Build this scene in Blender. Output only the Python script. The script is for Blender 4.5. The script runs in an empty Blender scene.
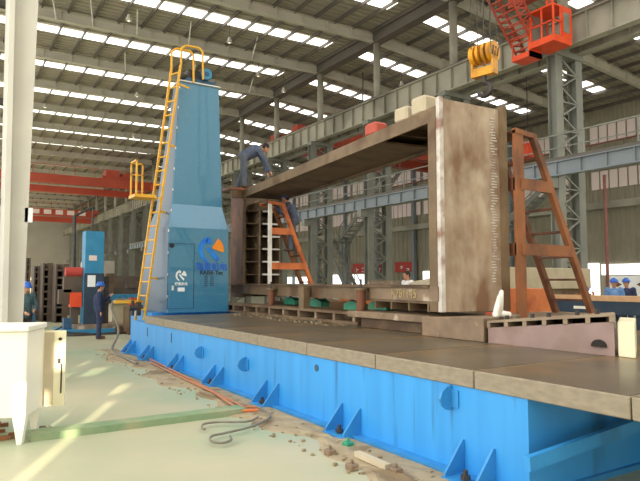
import bpy, bmesh, math, random
from mathutils import Vector, Matrix
random.seed(7)
S = bpy.context.scene
COL = S.collection

# ------------------------------------------------------------------ camera
F = 600.0; CX, CY = 320.0, 240.5; EYE = 1.75
yaw = math.atan(380 / math.hypot(600, 41.5)); pit = math.atan(41.5 / 600)
fw = Vector((math.sin(yaw)*math.cos(pit), math.cos(yaw)*math.cos(pit), math.sin(pit)))
rt = Vector((math.cos(yaw), -math.sin(yaw), 0)); up = rt.cross(fw)
cd = bpy.data.cameras.new('camera'); cam = bpy.data.objects.new('camera', cd); COL.objects.link(cam)
cd.sensor_width = 36; cd.lens = 36*F/640; cd.clip_end = 400
cam.matrix_world = Matrix((( rt.x, up.x, -fw.x, 0), (rt.y, up.y, -fw.y, 0), (rt.z, up.z, -fw.z, EYE), (0,0,0,1)))
S.camera = cam

# ------------------------------------------------------------------ light
W = bpy.data.worlds.new('sky'); S.world = W; W.use_nodes = True
bg = W.node_tree.nodes['Background']; bg.inputs[0].default_value = (1.0, 0.975, 0.93, 1); bg.inputs[1].default_value = 1.65
sd = bpy.data.lights.new('sun', 'SUN'); sd.energy = 9.0; sd.angle = math.radians(.35); sd.color = (1.0, 0.86, 0.62)
so = bpy.data.objects.new('sun', sd); COL.objects.link(so)
SUN = Vector((.43, .9, -.32)).normalized()
so.rotation_euler = SUN.to_track_quat('-Z', 'Y').to_euler()
def area(name, loc, d, sx, sy, e, c=(1,1,1)):
    l = bpy.data.lights.new(name, 'AREA'); l.shape = 'RECTANGLE'; l.size = sx; l.size_y = sy; l.energy = e; l.color = c
    o = bpy.data.objects.new(name, l); COL.objects.link(o); o.location = loc
    o.rotation_euler = Vector(d).to_track_quat('-Z', 'Z').to_euler()
area('fill_left', (-7, 6, 5), (1, .25, -.1), 20, 6, 1050, (1, .97, .92))  # added soft fill from the left, in place of windows
area('fill_front', (3, -5.5, 4), (.3, 1, -.12), 14, 6, 330, (1, .96, .9))  # added soft fill from behind the camera
S.view_settings.view_transform = 'Standard'; S.view_settings.look = 'None'
S.view_settings.gamma = 1; S.view_settings.use_curve_mapping = False
S.view_settings.exposure = 0.2

# ------------------------------------------------------------------ materials
def lin(h):
    h = h.lstrip('#'); v = [int(h[i:i+2], 16)/255 for i in (0, 2, 4)]
    return tuple((c/12.92 if c <= .04045 else ((c+.055)/1.055)**2.4) for c in v) + (1,)
def mat(name, c1, c2=None, scale=3.0, rough=.6, metal=0.0, bump=0.0, c3=None, s3=1.0, lo=.35, hi=.65, stretch=None, spec=.5, t3=(.5, .62), coat=0):
    m = bpy.data.materials.new(name); m.use_nodes = True; nt = m.node_tree; N = nt.nodes; L = nt.links
    b = N['Principled BSDF']; b.inputs['Roughness'].default_value = rough; b.inputs['Metallic'].default_value = metal
    b.inputs['Specular IOR Level'].default_value = spec; b.inputs['Coat Weight'].default_value = coat
    b.inputs['Base Color'].default_value = lin(c1)
    if c2:
        tc = N.new('ShaderNodeTexCoord'); mp = N.new('ShaderNodeMapping'); L.new(tc.outputs['Object'], mp.inputs[0])
        if stretch: mp.inputs['Scale'].default_value = stretch
        nz = N.new('ShaderNodeTexNoise'); nz.inputs['Scale'].default_value = scale; nz.inputs['Detail'].default_value = 5
        L.new(mp.outputs[0], nz.inputs['Vector'])
        r = N.new('ShaderNodeValToRGB'); r.color_ramp.elements[0].position = lo; r.color_ramp.elements[1].position = hi
        r.color_ramp.elements[0].color = lin(c1); r.color_ramp.elements[1].color = lin(c2); L.new(nz.outputs[0], r.inputs[0])
        out = r.outputs[0]
        if c3:
            n3 = N.new('ShaderNodeTexNoise'); n3.inputs['Scale'].default_value = s3; n3.inputs['Detail'].default_value = 4
            L.new(mp.outputs[0], n3.inputs['Vector'])
            r3 = N.new('ShaderNodeValToRGB'); r3.color_ramp.elements[0].position = t3[0]; r3.color_ramp.elements[1].position = t3[1]
            L.new(n3.outputs[0], r3.inputs[0])
            mx = N.new('ShaderNodeMix'); mx.data_type = 'RGBA'; L.new(r3.outputs[0], mx.inputs[0]); L.new(out, mx.inputs[6])
            mx.inputs[7].default_value = lin(c3); out = mx.outputs[2]
        L.new(out, b.inputs['Base Color'])
        if bump:
            bp = N.new('ShaderNodeBump'); bp.inputs['Strength'].default_value = bump; bp.inputs['Distance'].default_value = .02
            L.new(nz.outputs[0], bp.inputs['Height']); L.new(bp.outputs[0], b.inputs['Normal'])
    return m
def emit(name, c, s):
    m = bpy.data.materials.new(name); m.use_nodes = True; b = m.node_tree.nodes['Principled BSDF']
    b.inputs['Base Color'].default_value = lin(c); b.inputs['Emission Color'].default_value = lin(c); b.inputs['Emission Strength'].default_value = s
    return m
M = {}
M['floor'] = mat('painted_concrete', '#a6a98c', '#b9b296', .55, .5, c3='#95a78a', s3=.35, t3=(.46, .64), bump=.05)
M['kerb'] = mat('green_kerb_paint', '#74906c', '#8c9d78', 3, .6, c3='#a09f7c', s3=1.1)
M['rubble'] = mat('rubble', '#948367', '#ada084', 1.6, .9, bump=.5, c3='#7d6b50', s3=1.6)
M['chunk'] = mat('stone_chunks', '#857559', '#a89b80', 6, .9)
M['roof'] = mat('roof_sheet', '#a69d8d', '#b0a797', .6, .6)
M['rafter'] = mat('rafter_steel', '#bdb7a8', '#c9c3b4', .8, .55)
M['purlin'] = mat('purlin_steel', '#5c564d', '#676057', 1, .6)
M['grey'] = mat('column_steel', '#76786f', '#85867c', 1.2, .5)
M['girder'] = mat('girder_paint', '#9c9888', '#aaa593', .7, .5, c3='#878374', s3=.3)
M['girder2'] = mat('lower_girder_paint', '#788187', '#858d92', .8, .5)
M['wall'] = mat('wall_sheet', '#8b8671', '#9a947e', .5, .6)
M['wallback'] = mat('rear_wall', '#a29c92', '#aca69b', .3, .8)
M['sky'] = emit('skylight_sheet', '#fdfbf3', 2.6)
M['band'] = emit('window_band', '#cdbcb2', .16)
M['bright'] = emit('door_opening_daylight', '#ffffff', 1.4)
M['pillar'] = mat('pillar_paint', '#bdb9ae', '#cbc7ba', .8, .5)
M['blue'] = mat('bed_blue', '#3290d6', '#3b9ae0', 1.2, .42, c3='#24689c', s3=1.6, t3=(.6, .72), stretch=(1, 3.5, .22))
M['bluebr'] = mat('bed_blue_bracket', '#2f82bf', '#3a90cf', 3, .45)
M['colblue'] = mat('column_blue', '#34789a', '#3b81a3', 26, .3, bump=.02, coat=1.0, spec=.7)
M['colside_shaded'] = mat('column_blue_shaded', '#35556f', '#3d5e78', 20, .3)  # column blue darkened to paint in the shade of its left face
M['blue2'] = mat('machine_blue', '#2e7fa8', '#388ab2', 3, .45)
M['dkblue'] = mat('motor_blue', '#274b66', '#31597a', 5, .5)
M['bench'] = mat('bench_navy', '#28384a', '#33465a', 2, .6)
M['table'] = mat('cast_iron_top', '#5c5344', '#6d6250', 1.1, .33, metal=.2, bump=.03, c3='#8c6a40', s3=.55, t3=(.5, .66))
M['tabside'] = mat('cast_iron_side', '#857a68', '#958974', 9, .55, metal=.1, bump=.1, stretch=(1, 1, 3))
M['slab'] = M['tabside']
M['steel'] = mat('mill_steel', '#6b5840', '#7d684d', 2.5, .6, metal=.1, c3='#5d452e', s3=1.3, bump=.15)
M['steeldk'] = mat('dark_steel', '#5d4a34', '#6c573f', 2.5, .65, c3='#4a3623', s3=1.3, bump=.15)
M['plate'] = mat('rusty_face_plate', '#a38b73', '#c6b8a4', 2.2, .5, metal=.1, bump=.15, c3='#7d5f47', s3=2.0, t3=(.42, .66), stretch=(1, 1, .55))
M['platel'] = mat('ground_edge', '#b9b0a6', '#d9d4cc', 6, .45, c3='#8e6a5a', s3=3)
M['weld'] = mat('weld_beads', '#6d5442', '#c9b9a5', 14, .5)
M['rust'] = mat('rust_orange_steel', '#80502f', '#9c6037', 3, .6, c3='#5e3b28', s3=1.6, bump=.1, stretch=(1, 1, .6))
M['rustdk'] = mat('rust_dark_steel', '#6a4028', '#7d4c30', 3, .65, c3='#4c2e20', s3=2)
M['orange'] = mat('primer_orange', '#c96a35', '#d67a42', 3, .5, c3='#a8552c', s3=2)
M['pale'] = mat('pale_steel_edge', '#d9d6cc', '#f0ede4', 4, .4)
M['pink'] = mat('pinkish_primer', '#8d7670', '#9c857d', 2, .6, c3='#8a746a', s3=1.5, bump=.08)
M['stand'] = mat('stand_steel', '#76624e', '#8c775f', 3.5, .6, bump=.15, c3='#b5a58d', s3=4, t3=(.58, .68))
M['standtop'] = mat('stand_top', '#85735d', '#9c8a72', 3, .6)
M['black'] = mat('dark_gap', '#1c1713', '#262019', 3, .8)
M['yellow'] = mat('yellow_paint', '#e2a52c', '#eab43c', 5, .45)
M['hookyel'] = mat('hook_yellow', '#d99411', '#e6a423', 6, .45, c3='#a87212', s3=3)
M['dkmetal'] = mat('dark_metal', '#3a3634', '#4a4542', 5, .5, metal=.4)
M['red'] = mat('crane_red', '#a8442f', '#b64d36', .6, .5)
M['cab'] = mat('cab_orange', '#e2481c', '#ea5526', 3, .45)
M['glass'] = mat('cab_glass', '#7d8078', '#8d9086', 2, .15)
M['green'] = mat('jack_green', '#2f8b6a', '#3a9a78', 5, .5)
M['cream'] = mat('cream_paint', '#efeadb', '#f5f0e2', 1.2, .5)
M['creamy'] = mat('cream_yellow', '#e9e0bc', '#efe7c6', 2, .5)
M['white'] = mat('white_paint', '#eef0f0', None, rough=.5)
M['redcloth'] = mat('banner_red', '#b03a30', '#bb4438', 2, .7)
M['navy'] = mat('navy_cloth', '#2b3350', '#36405f', 8, .9, bump=.3)
M['greyblue'] = mat('grey_blue_cloth', '#4e566b', '#5d667c', 8, .9, bump=.3)
M['teal'] = mat('dark_teal_cloth', '#3d5358', '#4a6368', 8, .9, bump=.3)
M['trous'] = mat('grey_trousers', '#555a64', '#636974', 8, .9, bump=.3)
M['darktr'] = mat('dark_trousers', '#2b2a30', '#38363c', 8, .9)
M['lblue'] = mat('light_blue_cloth', '#5f86b8', '#6e95c6', 8, .9)
M['brown'] = mat('brown_cloth', '#8f5433', '#9e6240', 8, .9)
M['skin'] = mat('skin', '#c08a6c', '#c99478', 10, .6)
M['hair'] = mat('black_hair', '#17130f', '#241d18', 20, .7)
M['shoe'] = mat('brown_shoes', '#4a3222', '#5a3e2b', 10, .6)
M['helmet'] = mat('blue_helmet', '#2a62c0', '#3570cc', 3, .3)
M['pipe'] = mat('orange_pipe', '#a86a48', '#b37853', 4, .6)
M['hose'] = mat('grey_hose', '#6f695d', '#807a6d', 5, .6)
M['lblogo'] = mat('logo_blue', '#1d57d8', '#1f9af0', 2.2, .4)
M['lorange'] = mat('logo_orange', '#f07a1c', '#f4a02c', 3, .4)
M['ink'] = mat('logo_black', '#1c1c20', None)
M['cyan'] = mat('logo_cyan', '#1461cc', None)
M['chalk'] = mat('chalk_yellow', '#a59468', None, rough=.9)
M['wood'] = mat('bench_top', '#c79a72', '#d3a880', 4, .6)
M['lamp'] = emit('lamp_glass', '#fff6e0', 1.0)
M['dullred'] = mat('dull_red_pipe', '#7d4a42', '#88524a', 3, .6)
M['hazy'] = mat('distant_steel', '#54483c', '#645447', 1, .7, c3='#41372e', s3=.7)
M['conc'] = mat('concrete_block', '#b3a68c', '#c2b59b', 2, .8)

# ------------------------------------------------------------------ mesh helpers
class MB:
    def __init__(s): s.v = []; s.f = []
    def add(s, vs, fs):
        n = len(s.v); s.v += [Vector(v) for v in vs]; s.f += [tuple(i+n for i in f) for f in fs]; return s
    def hexa(s, c):
        return s.add(c, [(0,3,2,1), (4,5,6,7), (0,1,5,4), (1,2,6,5), (2,3,7,6), (3,0,4,7)])
    def box(s, x0, x1, y0, y1, z0, z1):
        return s.hexa([(x0,y0,z0), (x1,y0,z0), (x1,y1,z0), (x0,y1,z0), (x0,y0,z1), (x1,y0,z1), (x1,y1,z1), (x0,y1,z1)])
    def bar(s, a, b, w, h, upv=(0,0,1)):
        a = Vector(a); b = Vector(b); d = (b-a).normalized(); u = Vector(upv)
        if abs(d.dot(u)) > .98: u = Vector((0,1,0))
        r = d.cross(u).normalized()*(w/2); u = r.cross(d).normalized()*(h/2)
        return s.hexa([a-r-u, a+r-u, b+r-u, b-r-u, a-r+u, a+r+u, b+r+u, b-r+u])
    def tube(s, a, b, r0, r1=None, n=10, cap=True):
        r1 = r0 if r1 is None else r1
        a = Vector(a); b = Vector(b); d = (b-a).normalized(); u = Vector((0,0,1)) if abs(d.z) < .9 else Vector((1,0,0))
        x = d.cross(u).normalized(); y = d.cross(x)
        vs = []
        for c, r in ((a, r0), (b, r1)):
            for i in range(n):
                t = 2*math.pi*i/n; vs.append(c + (x*math.cos(t) + y*math.sin(t))*r)
        fs = [(i, (i+1) % n, n+(i+1) % n, n+i) for i in range(n)]
        if cap: fs += [tuple(range(n))[::-1], tuple(range(n, 2*n))]
        return s.add(vs, fs)
    def path(s, pts, r, n=6):
        for a, b in zip(pts[:-1], pts[1:]): s.tube(a, b, r, r, n)
        return s
    def ball(s, c, r, sc=(1,1,1), n=10, m=7, z0=-1.0):
        c = Vector(c); vs = []; fs = []
        for j in range(m+1):
            ph = -math.pi/2 + math.pi*j/m; zz = max(math.sin(ph), z0)
            for i in range(n):
                t = 2*math.pi*i/n; vs.append(c + Vector((math.cos(t)*math.cos(ph)*r*sc[0], math.sin(t)*math.cos(ph)*r*sc[1], zz*r*sc[2])))
        for j in range(m):
            for i in range(n): fs.append((j*n+i, j*n+(i+1) % n, (j+1)*n+(i+1) % n, (j+1)*n+i))
        return s.add(vs, fs)
    def cap(s, a, b, r0, r1, n=10):       # capsule that tapers
        s.tube(a, b, r0, r1, n); s.ball(a, r0, n=n, m=6); s.ball(b, r1, n=n, m=6); return s
    def prism(s, poly, o, ax, ay, az):    # polygon (2D) placed at o on axes ax, ay, extruded by az
        o = Vector(o); ax = Vector(ax); ay = Vector(ay); az = Vector(az); n = len(poly)
        vs = [o+ax*p[0]+ay*p[1] for p in poly] + [o+ax*p[0]+ay*p[1]+az for p in poly]
        return s.add(vs, [tuple(range(n))[::-1], tuple(range(n, 2*n))] + [(i, (i+1) % n, n+(i+1) % n, n+i) for i in range(n)])
    def xf(s, m):
        s.v = [m @ v for v in s.v]; return s
    def build(s, name, m, parent=None, world=False, smooth=False, bevel=0, label=None):
        off = Vector((0,0,0))
        if world and parent is not None:
            p = parent
            while p is not None: off += p.location; p = p.parent
        me = bpy.data.meshes.new(name); me.from_pydata([tuple(v-off) for v in s.v], [], s.f)
        bm = bmesh.new(); bm.from_mesh(me); bmesh.ops.recalc_face_normals(bm, faces=bm.faces); bm.to_mesh(me); bm.free()
        me.materials.append(M[m] if isinstance(m, str) else m)
        if smooth:
            for p in me.polygons: p.use_smooth = True
        o = bpy.data.objects.new(name, me); COL.objects.link(o)
        if parent is not None: o.parent = parent
        if bevel:
            b = o.modifiers.new('bevel', 'BEVEL'); b.width = bevel; b.segments = 1; b.limit_method = 'ANGLE'
        if label: o['label'] = label
        return o
def tag(o, label, cat, group=None, kind=None):
    o['label'] = label; o['category'] = cat
    if group: o['group'] = group
    if kind: o['kind'] = kind
    return o
def thing(name, label, cat, loc=(0,0,0), rz=0, group=None):
    o = bpy.data.objects.new(name, None); COL.objects.link(o); o.location = loc; o.rotation_euler = (0,0,rz)
    o.empty_display_size = .1
    return tag(o, label, cat, group)
def struct(name, mb, m, label, cat):
    o = mb.build(name, m); tag(o, label, cat, kind='structure'); return o
def copy_tree(o, parent=None, loc=None, label=None):
    c = o.copy(); COL.objects.link(c)
    if parent: c.parent = parent
    if loc: c.location = loc
    if label: c['label'] = label
    for ch in list(o.children): copy_tree(ch, c)
    return c
ORD = ['nearest', 'second', 'third', 'fourth', 'fifth', 'sixth', 'seventh', 'eighth', 'ninth', 'tenth', 'eleventh', 'twelfth', 'thirteenth',
       'fourteenth', 'fifteenth', 'sixteenth', 'seventeenth', 'eighteenth', 'nineteenth', 'twentieth', 'twenty-first', 'twenty-second']
def U(u, v, ax, val):                      # the point seen at a pixel, on the plane where coordinate ax = val
    r = fw + rt*((u-CX)/F) - up*((v-CY)/F); o = Vector((0,0,EYE)); return o + r*((val-o[ax])/r[ax])
def text_mesh(name, body, size, o, ax, ay, m, parent, ext=.004, bold=0):
    c = bpy.data.curves.new(name, 'FONT'); c.body = body; c.size = size; c.extrude = ext; c.offset = bold; c.align_x = 'CENTER'
    t = bpy.data.objects.new(name, c); COL.objects.link(t)
    bpy.context.view_layer.update()
    me = bpy.data.meshes.new_from_object(t.evaluated_get(bpy.context.evaluated_depsgraph_get()))
    bpy.data.objects.remove(t)
    ax = Vector(ax).normalized(); ay = Vector(ay).normalized(); n = ax.cross(ay)
    R = Matrix((ax, ay, n)).transposed().to_4x4(); R.translation = Vector(o)
    off = parent.location if parent else Vector((0,0,0))
    me.transform(Matrix.Translation(-off) @ R); me.materials.clear(); me.materials.append(M[m])
    ob = bpy.data.objects.new(name, me); COL.objects.link(ob)
    if parent: ob.parent = parent
    return ob

# ------------------------------------------------------------------ the setting
XR, XW, XL, YE = 20.5, 40.0, -3.0, 126.0
def zdeck(x): return 16.0 + (.012*(x-XR) if x < XR else -.085*(x-XR))
struct('floor', MB().box(-14, 42, -7, YE, -.2, 0), 'floor', 'pale green and cream painted concrete workshop floor', 'floor')
def ribbed(x0, x1, y0, y1, pitch, dep):
    mb = MB(); y = y0
    za, zb = zdeck(x0 if x0 != XR else XR+.001), zdeck(x1)
    prof = []
    while y < y1:
        prof += [(y, 0), (y+pitch*.55, 0), (y+pitch*.65, dep), (y+pitch*.9, dep)]; y += pitch
    vs = []
    for (yy, d) in prof: vs += [(x0, yy, za+d), (x1, yy, zb+d)]
    return mb.add(vs, [(2*i, 2*i+1, 2*i+3, 2*i+2) for i in range(len(prof)-1)])
struct('ceiling', ribbed(XL, XR, 12, YE, .42, .09), 'roof', 'grey ribbed steel roof sheeting of the left bay', 'roof')
struct('ceiling', ribbed(XR, XW, 12-.42*10, YE, .42, .09), 'roof', 'grey ribbed steel roof sheeting sloping down over the right bay', 'roof')
# far right wall, ribbed
mb = MB(); prof = []; y = 6.0
while y < YE: prof += [(y, 0), (y+.3, 0), (y+.38, .08), (y+.6, .08)]; y += .68
vs = []
for (yy, d) in prof: vs += [(XW+d, yy, 0), (XW+d, yy, 14.46)]
mb.add(vs, [(2*i, 2*i+1, 2*i+3, 2*i+2) for i in range(len(prof)-1)])
struct('wall_right', mb, 'wall', 'olive grey ribbed steel wall closing the right bay', 'wall')
struct('wall_back', MB().box(XL, XW, YE, YE+.3, 0, 16.2), 'wallback', 'dim grey end wall far down the hall', 'wall')
# unseen wall added behind the camera; slots and height shape the sun patches
def slotwall():
    slots = []
    for (x, y, w, ya, yb) in ((1.52, 7.8, .24, 5.6, 9.3), (2.5, 10.2, .42, 9.7, 10.75), (2.62, 12.4, .42, 11.8, 13.0), (2.62, 13.6, .2, 13.3, 14.2), (2.0, 12.0, .2, 11.6, 12.6), (1.33, 8.4, .26, 7.8, 9.2)):
        k = (y+6.2)/.9*.43; xc = x-k; slots.append((xc-w/2, xc+w/2, (ya+6.2)/.9*.32, (yb+6.2)/.9*.32))
    xs = sorted({-18, 42} | {a for s in slots for a in s[:2]}); zs = sorted({0, 24} | {a for s in slots for a in s[2:]})
    mb = MB()
    for a, b in zip(xs[:-1], xs[1:]):
        for c, d in zip(zs[:-1], zs[1:]):
            mx, mz = (a+b)/2, (c+d)/2
            if any(s[0] < mx < s[1] and s[2] < mz < s[3] for s in slots): continue
            mb.box(a, b, -6.3, -6.1, c, d)
    return mb
struct('wall_sun_mask', slotwall(), 'cream', 'unseen pale front wall, slotted and raised to shape the sunlight', 'wall')

nw = [0]
def window(mb, m, label):
    nw[0] += 1; return struct('window_%d' % nw[0], mb, m, label, 'window')
NY = 18
for k in range(NY):                         # skylight strips, one per frame of the roof
    yc = 17.4 + 6*k; hw = .44
    def strip(x0, x1, f0=.05):
        a = [(x0, yc-hw, zdeck(x0)-.03), (x1, yc-hw, zdeck(x1)-.03), (x1, yc+hw, zdeck(x1)-.03), (x0, yc+hw, zdeck(x0)-.03)]
        return MB().hexa([(p[0], p[1], p[2]-.02) for p in a] + a)
    window(strip(XL, 19.2), 'sky', 'translucent skylight strip of the left bay roof, %s from the camera' % ORD[k])
    if k < 14:
        window(strip(21.4, 27), 'sky', 'short skylight strip just right of the ridge, %s from the camera' % ORD[k])
        window(strip(30.5, 37.2), 'sky', 'short skylight strip low on the right bay roof, %s from the camera' % ORD[k])
for z0, z1, nm in ((11.7, 13.0, 'upper'), (8.4, 9.7, 'middle')):
    for k in range(13):
        y0 = 8.6 + 6*k
        mb = MB()
        for q in range(8): mb.box(XW-.1, XW-.04, y0+.7*q, y0+.7*q+.58, z0, z1)
        window(mb, 'band', 'pinkish translucent %s window band of the right wall, %s pane' % (nm, ORD[k]))
for y0, y1, z0, z1, lb in ((19, 25.5, 2.25, 3.0, 'wide bright opening at the right end of the far wall'), (25.7, 27.3, .8, 3.1, 'bright opening of the far wall beside the raking ladder'),
                       (29.6, 32.4, 1.2, 2.3, 'bright opening seen between the rungs of the brown ladder'), (42.4, 44.3, 2.0, 2.8, 'small bright opening behind the tan plate'),
                       (52.9, 56.3, .4, 2.6, 'bright doorway right of the stair foot'), (58.2, 61.4, .4, 2.6, 'bright doorway left of the stair foot'), (66, 74, .4, 2.4, 'low bright doorway behind the orange ladder')):
    window(MB().box(XW-.12, XW-.05, y0, y1, z0, z1), 'bright', lb)

# rafters and purlins
for k in range(19):
    yc = 14.4 + 6*k
    def ibeam(x0, x1, dp):
        mb = MB(); za, zb = zdeck(x0)-.2, zdeck(x1)-.2
        def sl(a, b, w): mb.hexa([(x0, yc-w, za-b), (x1, yc-w, zb-b), (x1, yc+w, zb-b), (x0, yc+w, za-b), (x0, yc-w, za-a), (x1, yc-w, zb-a), (x1, yc+w, zb-a), (x0, yc+w, za-a)])
        sl(0, .03, .14); sl(.03, dp-.03, .02); sl(dp-.03, dp, .14)
        n = int((x1-x0)/1.5)
        for i in range(1, n):
            x = x0+(x1-x0)*i/n; z = za+(zb-za)*i/n; mb.box(x-.02, x+.02, yc-.13, yc+.13, z-dp+.02, z-.02)
        return mb
    if k > 0:
        tag(ibeam(XL, XR-.3, .52).build('roof_rafter', 'rafter'), 'deep grey roof rafter spanning the left bay, %s from the camera' % ORD[k-1], 'roof beam', 'roof rafters')
    if k < 14: tag(ibeam(XR+.3, XW-.2, .55).build('roof_rafter', 'rafter'), 'grey roof rafter sloping down over the right bay, %s from the camera' % ORD[k], 'roof beam', 'roof rafters')
px = [XL+.6+1.25*i for i in range(19)] + [XR+.9+1.3*i for i in range(15)]
for i, x in enumerate(px):
    z = zdeck(x)-.02
    lb = ('thin purlin under the left bay roof, %s from the ridge' % ORD[18-i]) if i < 19 else ('thin purlin under the right bay roof, %s from the ridge' % ORD[i-19])
    tag(MB().box(x-.03, x+.03, 12, YE-.2, z-.22, z-.01).build('roof_purlin', 'purlin'), lb, 'purlin', 'roof purlins')
tag(MB().box(XR-.28, XR+.28, 12, YE-.2, 15.25, 15.78).build('ridge_beam', 'purlin'), 'dark beam running under the roof ridge above the column row', 'beam')

# hanging lamps
lampspots = [(7.3, 29), (12.6, 29), (16.3, 33), (19.2, 35), (11, 41), (6, 47), (14, 53), (11, 60), (24.5, 29), (27, 23), (25.2, 35), (32.5, 29)]
for i, (x, y) in enumerate(lampspots):
    zt = zdeck(x)-.3
    t = thing('high_bay_lamp', 'bell-shaped lamp hanging from the %s bay roof, %s of its bay from the camera' % ('left' if x < 20 else 'right', ORD[i if x < 20 else i-8]), 'lamp', (x, y, zt-1.1), 0, 'hanging lamps')
    MB().tube((0,0,.3), (0,0,1.39), .02, n=5).build('rod', 'purlin', t)
    MB().tube((0,0,0), (0,0,.3), .17, .06, 10).build('shade', 'rafter', t)
    MB().ball((0,0,0.03), .07, n=8, m=5).build('bulb', 'lamp', t)

# diagonal roof bracing rods
for i, (x, k) in enumerate([(4.5, 3), (6.3, 3), (8.6, 3), (11.5, 3), (15.5, 3), (9.5, 4), (14, 4), (18.2, 4)]):
    y = 14.4+6*k-.02
    tag(MB().tube((x, y-.1, zdeck(x)-.68), (x-.5, y-1.9, zdeck(x)-.06), .035, n=6).build('knee_brace', 'pale'), 'slanting roof brace, %s from the left on the %s braced rafter' % (['first', 'second', 'third', 'fourth', 'fifth'][i if k == 3 else i-5], 'nearer' if k == 3 else 'farther'), 'brace', 'roof braces')

# ------------------------------------------------------------------ column row and crane runways
def make_column():
    t = thing('lattice_column', '', 'column', (XR, 14.4, 0), 0, 'crane runway columns')
    for sx, nm in ((-1, 'leg'), (1, 'leg')):
        x = sx*.62
        m = MB().box(x-.2, x+.2, -.2, -.17, 0, 10.5).box(x-.2, x+.2, .17, .2, 0, 10.5).box(x-.02, x+.02, -.17, .17, 0, 10.5)
        m.build(nm, 'grey', t)
    m = MB(); n = 9; dz = 10.2/n
    for i in range(n):
        z = .2+i*dz
        for yy in (-.17, .17):
            m.bar((-.5, yy, z), (.5, yy, z+dz/2), .06, .06); m.bar((.5, yy, z+dz/2), (-.5, yy, z+dz), .06, .06)
            m.bar((-.5, yy, z+dz/2), (.5, yy, z+dz/2), .05, .05)
    m.build('lacing', 'grey', t)
    MB().box(-.85, .85, -.25, .25, 10.5, 10.72).build('cap_plate', 'grey', t)
    MB().tube((0,0,10.72), (0,0,15.25), .2, n=14).build('round_shaft', 'girder', t, smooth=True)
    MB().box(-1.3, -.8, -.18, .18, 5.3, 5.69).build('bracket', 'grey', t)
    return t
c0 = make_column()
for k in range(18):
    if k == 0: c = c0
    else: c = copy_tree(c0, None, (XR, 14.4+6*k, 0))
    nm = ['grey lattice crane column behind the brown raking ladder', 'grey lattice crane column behind the tall rusty end plate', 'grey lattice crane column seen through the middle of the open frame',
          'grey lattice crane column left of the stair inside the frame', 'grey lattice crane column just right of the orange ladder'][k] if k < 5 else 'grey lattice crane column, %s of its row from the camera' % ORD[k]
    c['label'] = nm
def runway(name, x, z0, z1, y0, y1, m, label, rail=True, st=1.0, fl=.2):
    t = thing(name, label, 'girder', (x, y0, z0))
    h = z1-z0; L = y1-y0
    mb = MB().box(-.02, .02, 0, L, .04, h-.04)
    n = int(L/st)
    for i in range(n+1): mb.box(-fl*.85, fl*.85, i*st, i*st+.03, .04, h-.04)
    mb.build('web', m, t)
    MB().box(-fl, fl, 0, L, h-.04, h).build('top_flange', m, t); MB().box(-fl, fl, 0, L, 0, .04).build('bottom_flange', m, t)
    if rail: MB().box(-.04, .04, 0, L, h, h+.14).build('rail', 'purlin', t)
    return t
runway('crane_girder', XR-.45, 10.72, 11.85, 9, YE-1, 'girder', 'big cream grey crane runway girder on the column row, left side')
runway('crane_girder', XR+.62, 10.72, 11.4, 9, YE-1, 'girder', 'crane runway girder on the column row, right side, behind the big one')
runway('crane_girder', XR-1.12, 5.7, 6.26, 8, 74, 'girder2', 'blue grey lower crane girder crossing in front of the columns at mid height', fl=.14)
# walkway railing on the lower girder
t = thing('girder_railing', 'thin railing posts along the lower blue grey girder', 'railing', (XR-.95, 9, 6.28))
MB().box(-.02, .02, 0, 55, 1.0, 1.05).box(-.02, .02, 0, 55, .5, .54).build('rail', 'grey', t)
for i in range(28): MB().box(-.025, .025, i*2, i*2+.05, -.02, 1.0).build('post', 'grey', t)
# far wall posts and rails
for k in range(12):
    y = 14.4+6*k+.9
    tag(MB().box(XW-.5, XW-.14, y-.15, y+.15, 0, 13.8).build('wall_post', 'girder2'), 'slim grey wall post of the far right wall, %s from the camera' % ORD[k], 'post', 'far wall posts')
tag(MB().box(XW-.82, XW-.5, 7, 90, 6.9, 7.4).build('wall_crane_beam', 'girder'), 'cream horizontal beam along the far right wall', 'beam')
tag(MB().box(XW-.82, XW-.5, 7, 90, 10.0, 10.7).build('wall_crane_beam', 'girder2'), 'high crane beam along the far right wall', 'beam')
tag(MB().tube((XR+1.15, 13.6, 0), (XR+1.15, 13.6, 5.9), .06, n=8).build('drain_pipe', 'dullred'), 'thin red pipe beside the lattice column behind the brown ladder', 'pipe')
tag(MB().tube((XW-9, 8, 9.5), (XW-9, 40, 9.5), .05, n=6).build('conduit_pipe', 'dullred'), 'thin red pipe running high across the right bay', 'pipe')
# mid platforms of far wall : pale equipment
for i, (u, v0, v1) in enumerate([(385, 222, 228), (345, 226, 232)]):
    pass
# banner pieces
for i, (y0, y1, lb) in enumerate([(45.2, 48.6, 'red banner with white characters right of the lattice column'), (49.2, 50.3, 'short red banner between the two lattice column legs'), (50.9, 56.4, 'red banner with white characters left of the lattice column')]):
    t = thing('red_banner', lb, 'banner', (XW-.07, y0, 2.75), 0, 'red banners on the far wall')
    MB().box(-.02, .02, 0, y1-y0, 0, 1.05).build('cloth', 'redcloth', t)
    n = int((y1-y0)/1.0); mb = MB()
    for j in range(n):
        yy = .35+j*1.0
        for q in range(4):
            a = random.uniform(.15, .6); b = random.uniform(-.2, .2)
            mb.box(-.04, -.03, yy+b-.03, yy+b+.03, a-.1, a+.12) if q % 2 else mb.box(-.04, -.03, yy-.25, yy+.2, a-.02, a+.04)
    mb.build('lettering', 'white', t)

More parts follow.
